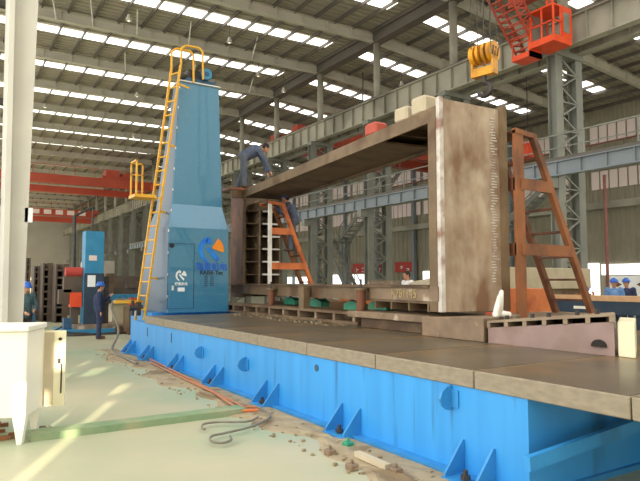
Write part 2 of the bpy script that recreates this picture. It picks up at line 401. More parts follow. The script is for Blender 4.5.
# two steel stairs in the right bay
def stair(name, a, b, label):
    a = Vector(a); b = Vector(b); t = thing(name, label, 'stair', a)
    d = b-a; off = Vector((.9, 0, 0))
    for o_ in (Vector((0,0,0)), off): MB().bar(o_, d+o_, .08, .3).build('stringer', 'grey', t)
    n = int(d.length/.45); mb = MB()
    for i in range(n):
        p = d*((i+.5)/n); mb.box(.04, .86, p.y-.14, p.y+.14, p.z-.02, p.z+.02)
    mb.build('treads', 'grey', t)
    h = Vector((0, 0, 1.0))
    for o_ in (Vector((0,0,0)), off):
        m = MB().bar(o_+h, d+o_+h, .05, .05)
        for i in range(7): m.bar(o_+d*(i/6), o_+d*(i/6)+h, .04, .04)
        m.build('handrail', 'grey', t)
    return t
stair('steel_stair', (30, 33.5, 0), (30, 22.5, 7.5), 'grey steel stair behind the lower part of the open frame')
stair('steel_stair', (25.5, 37.6, 4.9), (25.5, 31.5, 9.3), 'grey steel stair high up left of the lattice column')
stair('steel_stair', (24, 33.5, 0), (24, 37.4, 4.8), 'low grey steel stair behind the orange ladder')

t = thing('stair_landing', 'small steel landing between the two stair flights behind the orange ladder', 'landing', (24, 37.4, 0))
MB().box(-.1, 2.5, 0, 1.2, 4.7, 4.82).build('deck', 'grey', t)
for q in ((0, .1), (2.3, .1), (0, 1.0), (2.3, 1.0)): MB().box(q[0], q[0]+.1, q[1], q[1]+.1, 0, 4.7).build('leg', 'grey', t)

# ------------------------------------------------------------------ overhead cranes
def bridge(y, z0, z1, x0, x1, label, hz=1):
    t = thing('bridge_crane', label, 'crane', (x0, y, z0), 0, 'red bridge cranes')
    L = x1-x0; h = z1-z0
    MB().box(0, L, -.35, .35, .35*h, 1.35*h).build('main_girder', 'red', t)
    MB().box(0, L, 2.4, 3.1, -.3*h, .45*h).build('main_girder', 'red', t)
    MB().box(L-.3, L+.3, -1.2, 4.2, 12.02-z0, 12.6-z0).build('end_carriage', 'red', t)
    m = MB()
    for i in range(int(L/2)): m.box(i*2, i*2+.05, -.3, -.25, 1.35*h, 1.35*h+1)
    m.box(0, L, -.3, -.25, 1.35*h+.95, 1.35*h+1).build('railing', 'red', t)
    return t
b = bridge(66.5, 11.6, 12.5, 1.5, 19.7, 'red overhead crane bridge nearest, left of the blue column top')
tr = MB().box(-1.6, 1.6, 0, 2.6, 1.25, 1.6).box(-1.2, .2, .3, 2, 1.6, 2.3).box(.5, 1.3, .3, 2, 1.6, 2.1); tr.v = [v+Vector((14.5, 0, 0)) for v in tr.v]; tr.build('trolley', 'red', b)
b = bridge(96, 11.2, 12.2, 1.5, 19.7, 'red overhead crane bridge far down the hall with pale panels')
m = MB()
for i in range(9): MB().box(3+1.6*i, 4+1.6*i, -.45, -.36, .55, 1.2).build('pale_panel', 'band', b)
# right bay crane carriage seen above the open frame
t = thing('crane_carriage', 'red crane end carriage on the runway above the open frame', 'crane', (21.15, 36, 11.55))
MB().box(-.3, .3, 0, 6.5, 0, .9).build('beam', 'red', t); MB().box(.3, 17, 1, 1.8, .3, 1.6).build('main_girder', 'red', t); MB().box(.3, 17, 4.4, 5.2, .3, 1.6).build('main_girder', 'red', t)
t = thing('crane_cab', 'small orange red crane cab hanging in the right bay behind the frame beam', 'cab', (23.2, 31, 9.2))
MB().box(0, 1.8, 0, 1.6, 0, 1.1).build('body', 'cab', t); MB().box(0, 1.8, 0, 1.6, 2.1, 2.2).box(0, .08, 0, .08, 1.1, 2.1).box(1.72, 1.8, 0, .08, 1.1, 2.1).box(0, .08, 1.52, 1.6, 1.1, 2.1).box(1.72, 1.8, 1.52, 1.6, 1.1, 2.1).build('frame', 'cab', t)
for hx in (.2, 1.5): MB().box(hx, hx+.08, .7, .78, 2.2, 6.54).build('hanger', 'purlin', t)
t = thing('hoist_unit', 'small red hoist hanging in the right bay, seen through the top of the brown ladder', 'hoist', (29.2, 23.1, 9.1))
MB().box(-.5, .5, -.4, .4, 0, .9).build('body', 'cab', t); MB().tube((0, 0, .9), (0, 0, zdeck(29.2)-9.25), .03, n=6).build('rod', 'dkmetal', t)
# operator cab top right
P0 = Vector((18.0, 11.6, 0)); pc = U(554, 38, 0, 18.4)
t = thing('operator_cab', 'orange red crane operator cab hanging at the top right', 'cab', pc)
cw, cl, ch = 1.05, 1.05, 1.28
MB().box(0, cw, 0, cl, -.06, .18).build('floor_pan', 'cab', t)
MB().box(.0, cw, 0, cl, ch, ch+.06).build('roof', 'cab', t)
m = MB()
for (x, y) in ((0,0), (cw-.06,0), (0,cl-.06), (cw-.06,cl-.06)): m.box(x, x+.06, y, y+.06, .18, ch)
m.box(.0, .05, 0, cl, .68, .72).box(.42, .48, -.005, .05, .18, ch).box(0, .5, -.005, .05, .68, .73).box(0, .05, .5, .55, .18, ch)
m.build('frame', 'cab', t)
MB().box(.5, cw+.005, -.01, .05, .18, ch).build('side_panel', 'cab', t)
MB().box(.56, .9, -.02, -.012, .35, 1.1).build('window_pane', 'glass', t)
MB().box(.06, .98, cl-.03, cl-.02, .2, ch-.02).build('window_pane', 'glass', t)
MB().box(-.0, .7, cl, cl+.85, -.3, -.1).box(0, .7, cl, cl+.05, -.3, .2).build('step_platform', 'cab', t)
m = MB()
for (x, y) in ((.1,.1), (.9,.9)): m.box(x, x+.08, y, y+.08, ch+.06, ch+1.4)
m.build('hanger', 'cab', t)
m = MB()
for y in (cl+.05, cl+.8):
    m.box(0, .03, y, y+.03, -.1, 1.1)
m.box(0, .03, cl, cl+.85, 1.07, 1.1).box(0, .03, cl, cl+.85, .5, .53).build('guard_rail', 'cab', t)
t2 = thing('bridge_crane', 'red bridge girder above the operator cab at the top right', 'crane', (6, pc.y+.2, pc.z+ch+1.46), 0, 'red bridge cranes')
MB().box(0, 13.6, 0, .7, 0, 1).build('main_girder', 'red', t2); MB().box(13.2, 13.6, -1.5, 2.5, -.4, .4).build('end_carriage', 'red', t2)
a = U(499, -12, 1, pc.y+1.3); b_ = U(532, 54, 1, pc.y+1.6)
t = thing('access_ladder', 'red lattice ladder slanting down to the orange operator cab', 'ladder', b_)
d = a-b_; sx = Vector((.30, 0, .08)); sy = Vector((0, .45, 0))
for sg in (-1, 1):
    for q in (-1, 1): MB().bar(sx*sg+sy*q, d+sx*sg+sy*q, .07, .07).build('stringer', 'red', t)
m = MB(); n = 11
for i in range(n):
    p = d*(i/n); q = d*((i+1)/n)
    m.bar(p-sx-sy, p+sx-sy, .05, .05); m.bar(p-sx-sy, q+sx-sy, .04, .04); m.bar(p-sx-sy, p-sx+sy, .05, .05); m.bar(p-sx+sy, p+sx+sy, .05, .05)
m.build('rungs', 'red', t)

# crane hook block
hp = U(484, 60, 1, 7.9); t = thing('hook_block', 'yellow crane hook block hanging above the rusty plate', 'hook block', hp, math.radians(-78))
R_ = .2
for i, s_ in enumerate((-.17, -.06, .06, .17)):
    MB().tube((s_-.03, 0, .12), (s_+.03, 0, .12), R_, n=22).build('sheave', 'hookyel', t, smooth=False)
m = MB().tube((-.23, 0, .12), (.25, 0, .12), .05, n=10)
for s_ in (-.22, .22): m.box(s_-.02, s_+.02, -.09, .09, -.32, .12).tube((s_-.02, 0, .12), (s_+.02, 0, .12), .19, n=22)
m.build('side_plate', 'hookyel', t)
mh = MB()
for i in range(3): mh.tube((.243, -.09+.09*i-.02, .03), (.243, -.09+.09*i+.03, .21), .014, n=6)
mh.build('cover_slots', 'dkmetal', t)
MB().box(-.2, .2, -.08, .08, -.32, -.16).build('crosshead', 'hookyel', t)
m = MB().tube((0, 0, -.32), (0, 0, -.45), .05, n=10); pts = []
for i in range(14):
    an = math.radians(80 - i*19); r = .13; pts.append((r*math.cos(an)*1.0+.0, 0, -.58 + r*math.sin(an)))
for i in range(13): m.cap(pts[i], pts[i+1], .055-.002*abs(i-6), .055-.002*abs(i-5), 8)
m.build('hook', 'dkmetal', t)
for i in range(8):
    x = -.24+.07*i
    MB().tube((x, -.18 if i % 2 else .18, .15), (x*.9, -.1 if i % 2 else .1, 8.0), .008, n=5).build('wire_rope', 'dkmetal', t)

# ------------------------------------------------------------------ near pillar and cabinet on the left
t = thing('building_pillar', 'thick off-white steel building pillar at the left edge', 'pillar', (.95, 11, 0))
a0 = U(6, 320, 1, 11).x; a1 = U(22, 320, 1, 11).x; b1 = U(38.5, 0, 1, 11).x; b0 = U(13, 0, 1, 11).x; zt = U(38, 0, 1, 11).z + 3
def quadcol(xa0, xa1, xb0, xb1, y0, y1, z1, parent, nm, m):
    off = parent.location
    MB().hexa([(xa0, y0, 0), (xa1, y0, 0), (xa1, y1, 0), (xa0, y1, 0), (xb0, y0, z1), (xb1, y0, z1), (xb1, y1, z1), (xb0, y1, z1)]).build(nm, m, parent, world=True)
zz = U(38, 0, 1, 11).z
quadcol(a0+.02, a1+.0, a0+.02+(b0-a0)*1.6, a1+(b1-a1)*1.6, 11, 11.5, zz*1.6, t, 'shaft', 'pillar')
quadcol(a0-.06, a0+.02, a0-.06+(b0-a0)*1.6, a0+.02+(b0-a0)*1.6, 10.85, 11.65, zz*1.6, t, 'flange', 'pillar')
t3 = thing('building_pillar', 'greyish rear leg of the pillar cut by the left picture edge', 'pillar', (.3, 12.5, 0))
MB().box(.1, .55, 12.5, 13, 0, 13).build('shaft', 'grey', t3, world=True)
m = MB(); 
for i in range(6): m.box(.55, 1.35, 12.6, 12.75, 1.3+1.9*i, 1.42+1.9*i)
m.build('batten', 'dkmetal', t3, world=True)
sb = tag(MB().box(0, .12, 0, .08, 0, .24).build('switch_box', 'white'), 'small white switch box on the pillar above the teal jacket man', 'box'); sb.location = U(24.5, 222, 1, 11.0)
# cabinet, rotated
rzc = -math.radians(23.7-0)
cab = thing('control_cabinet', 'big cream white cabinet with an open door and tapered legs at the left edge', 'cabinet', U(25, 418, 2, .28), rzc)
# local +x runs right (frontal), local +y runs away
hb = .93
MB().box(-1.3, 0, 0, .62, 0, hb).build('body', 'cream', cab, bevel=.01)
MB().box(-1.3, .02, -.04, .64, hb, hb+.06).build('top', 'cream', cab, bevel=.01)
for (x, y) in ((-.13, .0), (-1.2, 0), (-.13, .5), (-1.2, .5)):
    MB().prism([(0, 0), (.13, 0), (.10, -.28), (.05, -.28)], (x, y, 0), (1,0,0), (0,0,1), (0,.1,0)).build('leg', 'cream', cab)
door = MB().box(0.0, .24, .62, .65, .0, hb-.04).build('door', 'creamy', cab)
MB().box(.0, .11, .605, .62, .02, hb-.06).build('inner_panel', 'conc', cab)
MB().box(.195, .21, .605, .62, .15, .5).box(.16, .19, .605, .62, .5, .56).build('handle', 'dkmetal', door)
MB().tube((.18, .62, hb-.14), (.18, .605, hb-.14), .02, n=8).build('lock', 'dkmetal', door)
pts = [Vector((.08*math.cos(a)*1.3, .08*math.sin(a), 0)) for a in [i*.5 for i in range(11)]]
hb_ = MB().path(pts, .012); o = tag(hb_.build('cable_loop', 'hose'), 'short black cable loop on the floor beside the cabinet leg', 'cable'); o.location = (1.08, 7.9, .02)
m = MB()
for i in range(18): x, y = random.uniform(.25, .8), random.uniform(7.55, 8.4); s_ = random.uniform(.02, .05); m.box(x, x+s_*2, y, y+s_, 0, s_)
tag(m.build('scrap_pile', 'rust'), 'brown scrap and shavings under the cream cabinet', 'scrap', kind='stuff')

# kerb step across the floor
tag(MB().box(.9, 3.5, 7.36, 7.62, 0, .08).build('floor_kerb', 'kerb'), 'low green painted kerb running across the floor', 'kerb')

# ------------------------------------------------------------------ the machine bed
bed = thing('machine_bed', 'long bright blue machine bed with triangular foot brackets', 'machine bed', (4.07, 3.3, 0))
def W(mb, name, m, parent=bed, **k): return mb.build(name, m, parent, world=True, **k)
W(MB().box(4.09, 9.6, 3.3, 14.0, 0, .794).box(4.09, 7.4, 14.0, 15.3, 0, .794), 'body', 'blue')
W(MB().box(3.97, 4.09, 3.3, 15.3, 0, .035), 'foot_rail', 'bluebr')
W(MB().box(4.6, 7.4, 15.3, 17.3, 0, .96), 'column_seat', 'blue')
bys = [3.84 + 1.95*i for i in range(6)] + [15.1]
for y in bys:
    for dy in (-.18, .18):
        br = W(MB().prism([(0, 0), (-.24, 0), (-.24, .03), (-.02, .29), (0, .29)], (4.088, y+dy-.012, .03), (1,0,0), (0,0,1), (0,.024,0)), 'foot_bracket', 'bluebr')
    pl = W(MB().box(3.82, 4.088, y-.2, y+.2, .0, .03), 'foot_plate', 'bluebr')
    W(MB().tube((3.92, y, .03), (3.92, y, .12), .022, n=8).tube((3.92, y, .04), (3.92, y, .075), .045, n=6), 'anchor_bolt', 'dkmetal', pl)
for y in (10.5, 8.63, 4.17):
    m = MB(); poly = [(0, -.11), (0, .11)] + [(-.13*math.sin(a)-.02, .11*math.cos(a)) for a in (.35, .9, 1.57, 2.25, 2.8)]
    m.prism(poly, (4.088, y-.015, .47 if y > 5 else .67), (1,0,0), (0,0,1), (0,.03,0))
    m.prism([(-.1, -.08), (.1, -.08), (.1, .08), (-.1, .08)], (4.086, y, .47 if y > 5 else .67), (0,1,0), (0,0,1), (-.012,0,0))
    l = W(m, 'lifting_lug', 'bluebr')
W(MB().tube((4.092, 6.55, .66), (4.083, 6.55, .66), .045, n=16), 'round_port', 'dkblue')
for y in (13.9, 12.2):
    W(MB().box(4.082, 4.09, y, y+.04, .5, .7), 'key_slot', 'dkblue')
# support under the overhanging table end
sa, sb_ = U(530, 463, 1, 3.12), U(640, 424, 1, 3.12)
W(MB().bar(sa-(sb_-sa)*.02, sa+(sb_-sa)*1.4, .05, .11), 'end_strut', 'blue')
W(MB().box(5.75, 9.6, 3.16, 3.3, .0, .79), 'end_block', 'blue')
W(MB().box(4.3, 9.6, 3.26, 3.3, 0, .05), 'end_foot_rail', 'bluebr')
for zb in (.2, .4): W(MB().tube((5.85, 3.15, zb), (5.85, 3.16, zb), .03, n=8), 'bolt_head', 'dkmetal')
# table plates
ys = [1.0, 2.42, 3.87, 5.31, 6.77, 8.21, 9.72, 11.2, 12.7, 14.1]
locs = ['at the front right, running out of the picture', 'with the wide front edge at the lower right', 'in front of the pinkish stand', 'in front of the rusty tall plate', 'just left of the tall plate',
        'in front of the chalk-marked beam', 'in front of the green jacks', 'oil-stained, in front of the round supports', 'at the foot of the blue column']
for i in range(9):
    y0, y1 = ys[i]+.006, ys[i+1]-.006
    t = thing('table_plate', 'grey cast iron machine table plate ' + locs[i], 'table plate', (4.07, y0, .796), 0, 'cast iron table plates')
    MB().box(0, 5.7, 0, y1-y0, 0, .160).build('block', 'tabside', t, bevel=.008)
    MB().box(.02, 5.69, .012, y1-y0-.012, .1601, .1645).build('worn_top', 'table', t)

# ------------------------------------------------------------------ the blue column
colm = thing('milling_column', 'tall tapering blue machine column with company logo on its front', 'machine column', (5.6, 15.2, .96))
def prof(z, xl, xr, yf, yb): return [(xl, yf, z), (xr, yf, z), (xr, yb, z), (xl, yb, z)]
A_ = prof(.965, 4.85, 6.53, 14.87, 17.5); B_ = prof(3.15, 4.86, 6.49, 14.87, 16.75); C_ = prof(3.78, 5.02, 6.42, 15.15, 16.5); D_ = prof(7.1, 5.22, 6.33, 15.25, 15.75)
mb = MB().add(A_+B_+C_+D_, [(0,1,2,3), (12,13,14,15)] + [(4*j+i, 4*j+(i+1) % 4, 4*j+4+(i+1) % 4, 4*j+4+i) for j in range(3) for i in range(4)])
W(mb, 'body', 'colblue', colm, bevel=.012)
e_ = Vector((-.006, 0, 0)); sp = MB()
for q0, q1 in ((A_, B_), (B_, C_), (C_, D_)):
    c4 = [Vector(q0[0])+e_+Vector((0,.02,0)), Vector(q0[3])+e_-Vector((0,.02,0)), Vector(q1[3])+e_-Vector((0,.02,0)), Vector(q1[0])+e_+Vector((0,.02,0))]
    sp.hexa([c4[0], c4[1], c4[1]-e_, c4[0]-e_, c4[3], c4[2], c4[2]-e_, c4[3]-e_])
W(sp, 'side_panel', 'colside_shaded', colm, label='blue side face darkened for shade')
W(MB().box(5.19, 6.36, 15.2, 15.8, 7.1, 7.13), 'top_cap', 'pale', colm)
m = MB()
for i in range(22):
    f = (i+.5)/22; z = .97+6.1*f
    xl = 4.85+.01*f if z < 3.15 else (4.86+.16*(z-3.15)/.63 if z < 3.78 else 5.02+.2*(z-3.78)/3.32)
    yf = 14.87 if z < 3.15 else (14.87+.28*(z-3.15)/.63 if z < 3.78 else 15.15+.1*(z-3.78)/3.32)
    if i % 2: m.box(xl-.01, xl+.01, yf-.008, yf+.01, z-.03, z+.03)
W(m, 'edge_bolts', 'pale', colm)
YF = 14.868
def fp(u, v): p = U(u, v, 1, YF); return p
def outline(u0, v0, u1, v1, w=.012):
    a, b_ = fp(u0, v0), fp(u1, v1); m = MB(); x0, x1, z0, z1 = a.x, b_.x, min(a.z, b_.z), max(a.z, b_.z)
    return m.box(x0, x1, YF-.006, YF, z1-w, z1).box(x0, x1, YF-.006, YF, z0, z0+w).box(x0, x0+w, YF-.006, YF, z0, z1).box(x1-w, x1, YF-.006, YF, z0, z1)
a, b_ = fp(169, 243), fp(193, 308)
dr = W(MB().box(a.x+.03, b_.x, YF-.008, YF, b_.z, a.z-.05), 'door', 'colblue', colm, bevel=.004)
W(outline(168, 243, 193.6, 308.3), 'door_seam', 'dkblue', colm)
p = fp(171.5, 288); W(MB().box(p.x, p.x+.05, YF-.03, YF-.005, p.z-.06, p.z+.06), 'door_handle', 'pale', colm)
p = fp(171.5, 245.5); W(MB().tube((p.x, YF-.03, p.z), (p.x, YF, p.z), .06, n=14), 'dark_port', 'ink', colm)
p0, p1 = fp(204, 276), fp(215, 285.5)
for k in range(2):
    x0 = p0.x + k*.17; m = MB()
    for j in range(6): z = p1.z + (p0.z-p1.z)*j/5; m.box(x0, x0+.1, YF-.012, YF, z-.012, z+.008)
    W(m, 'vent', 'dkblue', colm)
W(outline(201, 272, 217, 290, .008), 'vent_frame', 'blue2', colm)
# logos
def ring_poly(cx, cz, r, a0, a1, r2, n=16):
    o = [(cx+r*math.cos(math.radians(a0+(a1-a0)*i/n)), cz+r*math.sin(math.radians(a0+(a1-a0)*i/n))) for i in range(n+1)]
    return o
def logo(cx, cz, k, mats, name):
    blue, orange = mats; o = (cx, YF-.009, cz); AX, AZ, AY = (k,0,0), (0,0,k), (0, -.006, 0)
    g = MB()
    g.prism([(.22*math.cos(a)-.22, .22*math.sin(a)+.62) for a in [i*.42 for i in range(15)]], o, AX, AZ, AY)
    outer = [(math.cos(math.radians(a))*1.0, math.sin(math.radians(a))*1.0) for a in range(100, 266, 12)]
    inner = [(-.08+math.cos(math.radians(a))*.62, -.08+math.sin(math.radians(a))*.72) for a in range(240, 110, -12)]
    for i in range(len(outer)-1):
        j = min(i, len(inner)-1); q = len(inner)-1
        ii = [min(q, max(0, q-int(x*q/(len(outer)-1)))) for x in (i, i+1)]
        g.prism([outer[i], outer[i+1], inner[ii[1]], inner[ii[0]]], (o[0], o[1], o[2]), AX, AZ, AY)
    g.prism([(-.42, .12), (-.2, .22), (.62, -.62), (.42, -.86), (.15, -.6)], o, AX, AZ, AY)
    l = W(g, name, blue, colm)
    W(MB().prism([(.05, .2), (.5, .86), (.72, .68), (.9, .38), (.98, 0), (.9, -.15), (.1, .08)], o, AX, AZ, AY), name + '_wedge', orange, colm)
pL = fp(211.5, 250); logo(pL.x, pL.z, .36, ('lblogo', 'lorange'), 'company_logo')
pS = fp(181, 275.5); logo(pS.x, pS.z, .145, ('white', 'white'), 'door_logo')
p = fp(211.5, 269.8); text_mesh('logo_lettering', '瑞重机电', .22, (p.x, YF-.004, p.z), (1,0,0), (0,0,1), 'cyan', colm, bold=.003)
p = fp(211.5, 274.5); text_mesh('logo_lettering', 'RAISE-Tec', .15, (p.x, YF-.004, p.z), (1,0,0), (0,0,1), 'ink', colm, bold=.002)
p = fp(181, 285.2); text_mesh('door_lettering', '瑞重机电', .085, (p.x, YF-.012, p.z), (1,0,0), (0,0,1), 'white', colm, bold=.002)
p = fp(181, 289.5); W(MB().box(p.x-.09, p.x+.09, YF-.014, YF-.006, p.z-.05, p.z+.05), 'door_label', 'white', colm)
# motor on top
mt = thing('top_motor', 'dark blue motor with round fan cover on top of the blue column', 'motor', (5.92, 15.45, 7.13)); mt.scale = (1.15, 1.15, 1.15)
MB().tube((0, -.25, .22), (0, .3, .22), .14, n=18).build('housing', 'dkblue', mt, smooth=False)
MB().tube((0, -.29, .22), (0, -.25, .22), .13, n=18).build('fan_cover', 'blue2', mt)
MB().tube((0, -.30, .22), (0, -.29, .22), .06, n=12).build('fan_hub', 'dkblue', mt)
MB().box(-.45, .25, -.2, .2, 0, .09).build('base', 'dkblue', mt)
MB().box(-.42, -.12, -.15, .15, .09, .3).tube((-.6, 0, .15), (-.42, 0, .15), .07, n=10).build('gearbox', 'dkmetal', mt)

# yellow ladder
lb0 = U(134, 330, 0, 4.4); lt0 = U(171.5, 68, 0, 4.98); off = Vector((.13, -.34, 0))
yl = thing('caged_ladder', 'long yellow access ladder leaning along the blue column side', 'ladder', lb0)
d = lt0-lb0
for o_ in (Vector((0,0,0)), off): MB().bar(o_, d+o_, .05, .07).build('rail', 'yellow', yl)
n = 19
for i in range(n):
    p = d*((i+.5)/n); MB().tube(p, p+off, .022, n=6).build('rung', 'yellow', yl)
top = d
def hoop(o_, nm):
    a1 = d+o_; a2 = a1+Vector((0, 0, .45)); a3 = a2+Vector((.12, -.02, .1)); a4 = a3+Vector((.36, -.03, 0)); a5 = a4+Vector((.1, 0, -.1)); a6 = a5+Vector((.02, 0, -.75))
    MB().path([a1, a2, a3, a4, a5, a6], .03, 8).build(nm, 'yellow', yl)
hoop(Vector((0,0,0)), 'grab_rail'); hoop(off+Vector((.1,.25,.1)), 'grab_rail')
for f in (.2, .45, .7, .93):
    p = d*f+off; MB().bar(p, p+Vector((.32, .05, -.05)), .03, .05).build('stay', 'yellow', yl)
# ladder landing
pp = U(146, 196, 0, 4.45); pl = thing('ladder_platform', 'small yellow platform with guard rail beside the long ladder', 'platform', pp)
MB().box(-.3, .25, -.05, .55, -.04, .04).build('deck', 'yellow', pl)
m = MB()
for (x, y) in ((-.28, .52), (.02, .52), (-.28, 0)): m.box(x, x+.04, y-.04, y, 0, .95)
m.box(-.28, .06, .48, .52, .9, .94).box(-.28, -.24, -.04, .52, .9, .94).box(-.28, .06, .48, .52, .6, .63).build('guard_rail', 'yellow', pl)

# ------------------------------------------------------------------ workpiece: big open steel frame
UA = Vector((.119, .993, 0)); VA = Vector((.993, -.119, 0)); RO = Vector((6.2, 6.5, 0)); ZU = Vector((0,0,1))
def FR(mb): mb.v = [RO+VA*v.x+UA*v.y+ZU*v.z for v in mb.v]; return mb      # local: x across (v), y along (u), z up
frame = thing('welded_workpiece', 'huge open rectangular rusty steel frame standing on the machine table', 'steel frame', (6.2, 6.5, 1.3))
def WF(mb, name, m, **k): return FR(mb).build(name, m, frame, world=True, **k)
WD = 1.18; LN = 10.4; ZT = 4.4
WF(MB().hexa([(.06, 0, 1.31), (WD, 0, 1.31), (WD, .05, 1.31), (.06, .05, 1.31), (.06, 0, 4.5), (WD, 0, 4.46), (WD, .05, 4.46), (.06, .05, 4.5)]), 'end_plate', 'plate')
WF(MB().box(0, .07, -.02, .07, 1.31, 4.52), 'end_plate_edge', 'platel')
WF(MB().box(WD-.03, WD+.05, -.1, .2, 1.31, 4.5), 'end_flange', 'steel')
m = MB()
for i in range(60):
    z = 1.75+i*.043; s_ = random.uniform(.05, .12); x = WD-.2+random.uniform(-.02, .02); m.box(x, x+s_, -.012, .0, z, z+.018)
WF(m, 'weld_beads', 'platel')
WF(MB().box(.0, WD, .07, .26, 1.31, ZT), 'near_post', 'steeldk')
WF(MB().box(-.012, .0, .07, .26, 1.31, ZT), 'post_face', 'steel')
# top beam: channel, front web + top flange + lower lips, back web
WF(MB().box(0, .04, .07, 9.3, ZT-.22, ZT), 'top_beam_web', 'steel')
WF(MB().box(.04, WD, .26, 9.3, ZT-.05, ZT-.01), 'top_beam_flange', 'steeldk')
WF(MB().box(.04, WD-.05, 1.7, 9.3, ZT-.21, ZT-.18), 'top_beam_lip', 'steeldk')
WF(MB().box(WD-.05, WD, .26, 9.3, ZT-.27, ZT-.05), 'top_beam_web', 'steeldk')
for i in range(8): WF(MB().box(.04, WD-.05, 1.2+1.1*i, 1.23+1.1*i, ZT-.18, ZT-.05), 'stiffener', 'steeldk')
# far end box
WF(MB().box(0, .05, 9.3, LN, 1.31, ZT), 'far_post_face', 'rustdk')
WF(MB().box(.05, WD, LN-.05, LN, 1.31, ZT), 'far_post_back', 'stand')
WF(MB().box(0, .08, 9.26, 9.32, 1.31, ZT-.27), 'far_post_edge', 'steeldk')
WF(MB().box(.5, .55, 9.3, LN-.05, 1.7, ZT-.3), 'far_post_web', 'stand')
WF(MB().box(WD-.05, WD, 9.3, LN-.05, 1.31, ZT), 'far_post_web', 'steel')
for i in range(6):
    z = 1.95+.37*i
    WF(MB().box(.05, WD-.05, 9.34, LN-.05, z, z+.03), 'shelf_stiffener', 'steeldk')
    WF(MB().box(.62, WD-.03, 9.3, 9.34, z-.005, z+.045), 'lit_shelf_edge', 'pale')  # pale strips paint the light caught by the shelf edges
# bottom beam
WF(MB().box(0, .05, .26, LN, 1.46, 1.66), 'bottom_beam_web', 'steel')
WF(MB().box(-.05, WD, .26, LN, 1.66, 1.70), 'bottom_beam_flange', 'steeldk')
WF(MB().box(-.02, .0, .05, 2.0, 1.46, 1.68), 'marked_plate', 'stand')
WF(MB().box(0, WD, .26, LN, 1.42, 1.46), 'bottom_beam_sole', 'steel')
for i in range(4): WF(MB().box(.0, WD, .3+.52*i, .34+.52*i, 1.3, 1.42), 'foot_rib', 'steel')
WF(MB().box(.6, .64, .3, 2.1, 1.3, 1.42), 'foot_rib', 'steeldk')
tx = text_mesh('chalk_mark', 'K781145', .2, RO+UA*.95+VA*(-.026)+ZU*1.5, -UA, (0,0,1), 'chalk', frame)
# landing on top where the worker stands
pt = RO+UA*9.75+VA*.1
lt = thing('steel_bracket', 'rusty bracket block on the far top corner of the frame under the bending worker', 'bracket', (pt.x, pt.y, ZT))
MB().box(-.55, .45, -.45, .35, 0.0, .06).build('plate', 'rust', lt); MB().box(-.5, -.1, -.42, -.3, -.22, 0).build('lug', 'steel', lt)
for i, (s_, dz, lbl, mm) in enumerate(((.5, .3, 'white sack-like block lying on the frame beam beside the tall plate', 'conc'), (1.0, .26, 'cream block on top of the frame beam, farther from the tall plate', 'conc'), (2.0, .24, 'small red part lying on the frame beam', 'red'))):
    p = RO+UA*(s_+.1)+VA*.17+ZU*(ZT-.01)
    o = MB().box(-.15, .15, -.17, .17, 0, dz).build('steel_offcut' if mm == 'red' else 'packing_block', mm, bevel=.04); o.location = p; tag(o, lbl, 'block')

# stands on the table
st = thing('wedge_stand', 'pinkish steel plinth with slotted top under the brown raking ladder', 'stand', (6.05, 4.6, .962))
def wst(zoff0, zoff1, x0, x1):
    return [(x0, 3.73, .962+zoff0), (x1, 3.73, .962+zoff0), (x1, 5.5, .962+zoff0), (x0, 5.5, .962+zoff0)]
def top(xa, ya): # tilted top height
    return 1.245 + (5.5-ya)/1.77*.175 + (xa-6.05)/2*.03
def slab_t(mb, x0, x1, y0, y1, a, b_):
    mb.hexa([(x0, y0, top(x0,y0)-b_), (x1, y0, top(x1,y0)-b_), (x1, y1, top(x1,y1)-b_), (x0, y1, top(x0,y1)-b_), (x0, y0, top(x0,y0)-a), (x1, y0, top(x1,y0)-a), (x1, y1, top(x1,y1)-a), (x0, y1, top(x0,y1)-a)]); return mb
m = MB(); x0, x1 = 6.07, 8.1
m.hexa([(x0, 3.76, .962), (x1, 5.06, .962), (x1, 5.9, .962), (x0, 5.5, .962), (x0, 3.76, top(x0,3.76)-.09), (x1, 5.06, top(x1,5.06)-.09), (x1, 5.9, top(x1,5.9)-.09), (x0, 5.5, top(x0,5.5)-.09)])
W(m, 'body', 'pink', st)
def poly_t(q, a, b_): return MB().hexa([(x, y, top(x, y)-b_) for x, y in q]+[(x, y, top(x, y)-a) for x, y in q])
W(poly_t([(6.05, 3.73), (8.12, 5.03), (8.12, 5.95), (6.05, 5.5)], 0, .03), 'top_plate', 'standtop', st)
for i in range(7):
    y = 3.74+.285*i; e2 = 1.3*(1-i*.16)
    W(poly_t([(6.055, y), (7.8, y+e2), (7.8, y+e2+.06), (6.055, y+.06)], .03, .09), 'slot_rib', 'standtop', st)
W(poly_t([(6.4, 4.05), (8.1, 5.1), (8.1, 5.85), (6.4, 5.45)], .03, .09), 'slot_floor', 'black', st)
W(MB().prism([(.09*math.cos(a), .08*math.sin(a)) for a in [math.pi*i/8 for i in range(9)]], (6.06, 3.93, 1.05), (0,1,0), (0,0,1), (-.02,0,0)), 'lifting_eye', 'black', st)
for i in range(5):
    y = 4.1+.32*i; x = 6.3+.1*(i % 2); z = top(x, y)
    W(MB().tube((x, y, z), (x, y, z+.05), .03, n=6), 'bolt', 'dkmetal', st)
o = tag(MB().hexa([(6.02, 5.53, .962), (7.3, 5.98, .962), (7.3, 6.72, .962), (6.02, 6.72, .962), (6.02, 5.53, 1.285), (7.3, 5.98, 1.27), (7.3, 6.72, 1.235), (6.02, 6.72, 1.235)]).build('support_block', 'stand', bevel=.01), 'scratched brown steel block under the tall rusty plate', 'support block')
o = tag(MB().box(6.25, 7.3, 6.74, 8.55, .962, 1.13).build('support_block', 'steeldk', bevel=.01), 'dark brown steel block left of the scratched support block', 'support block')
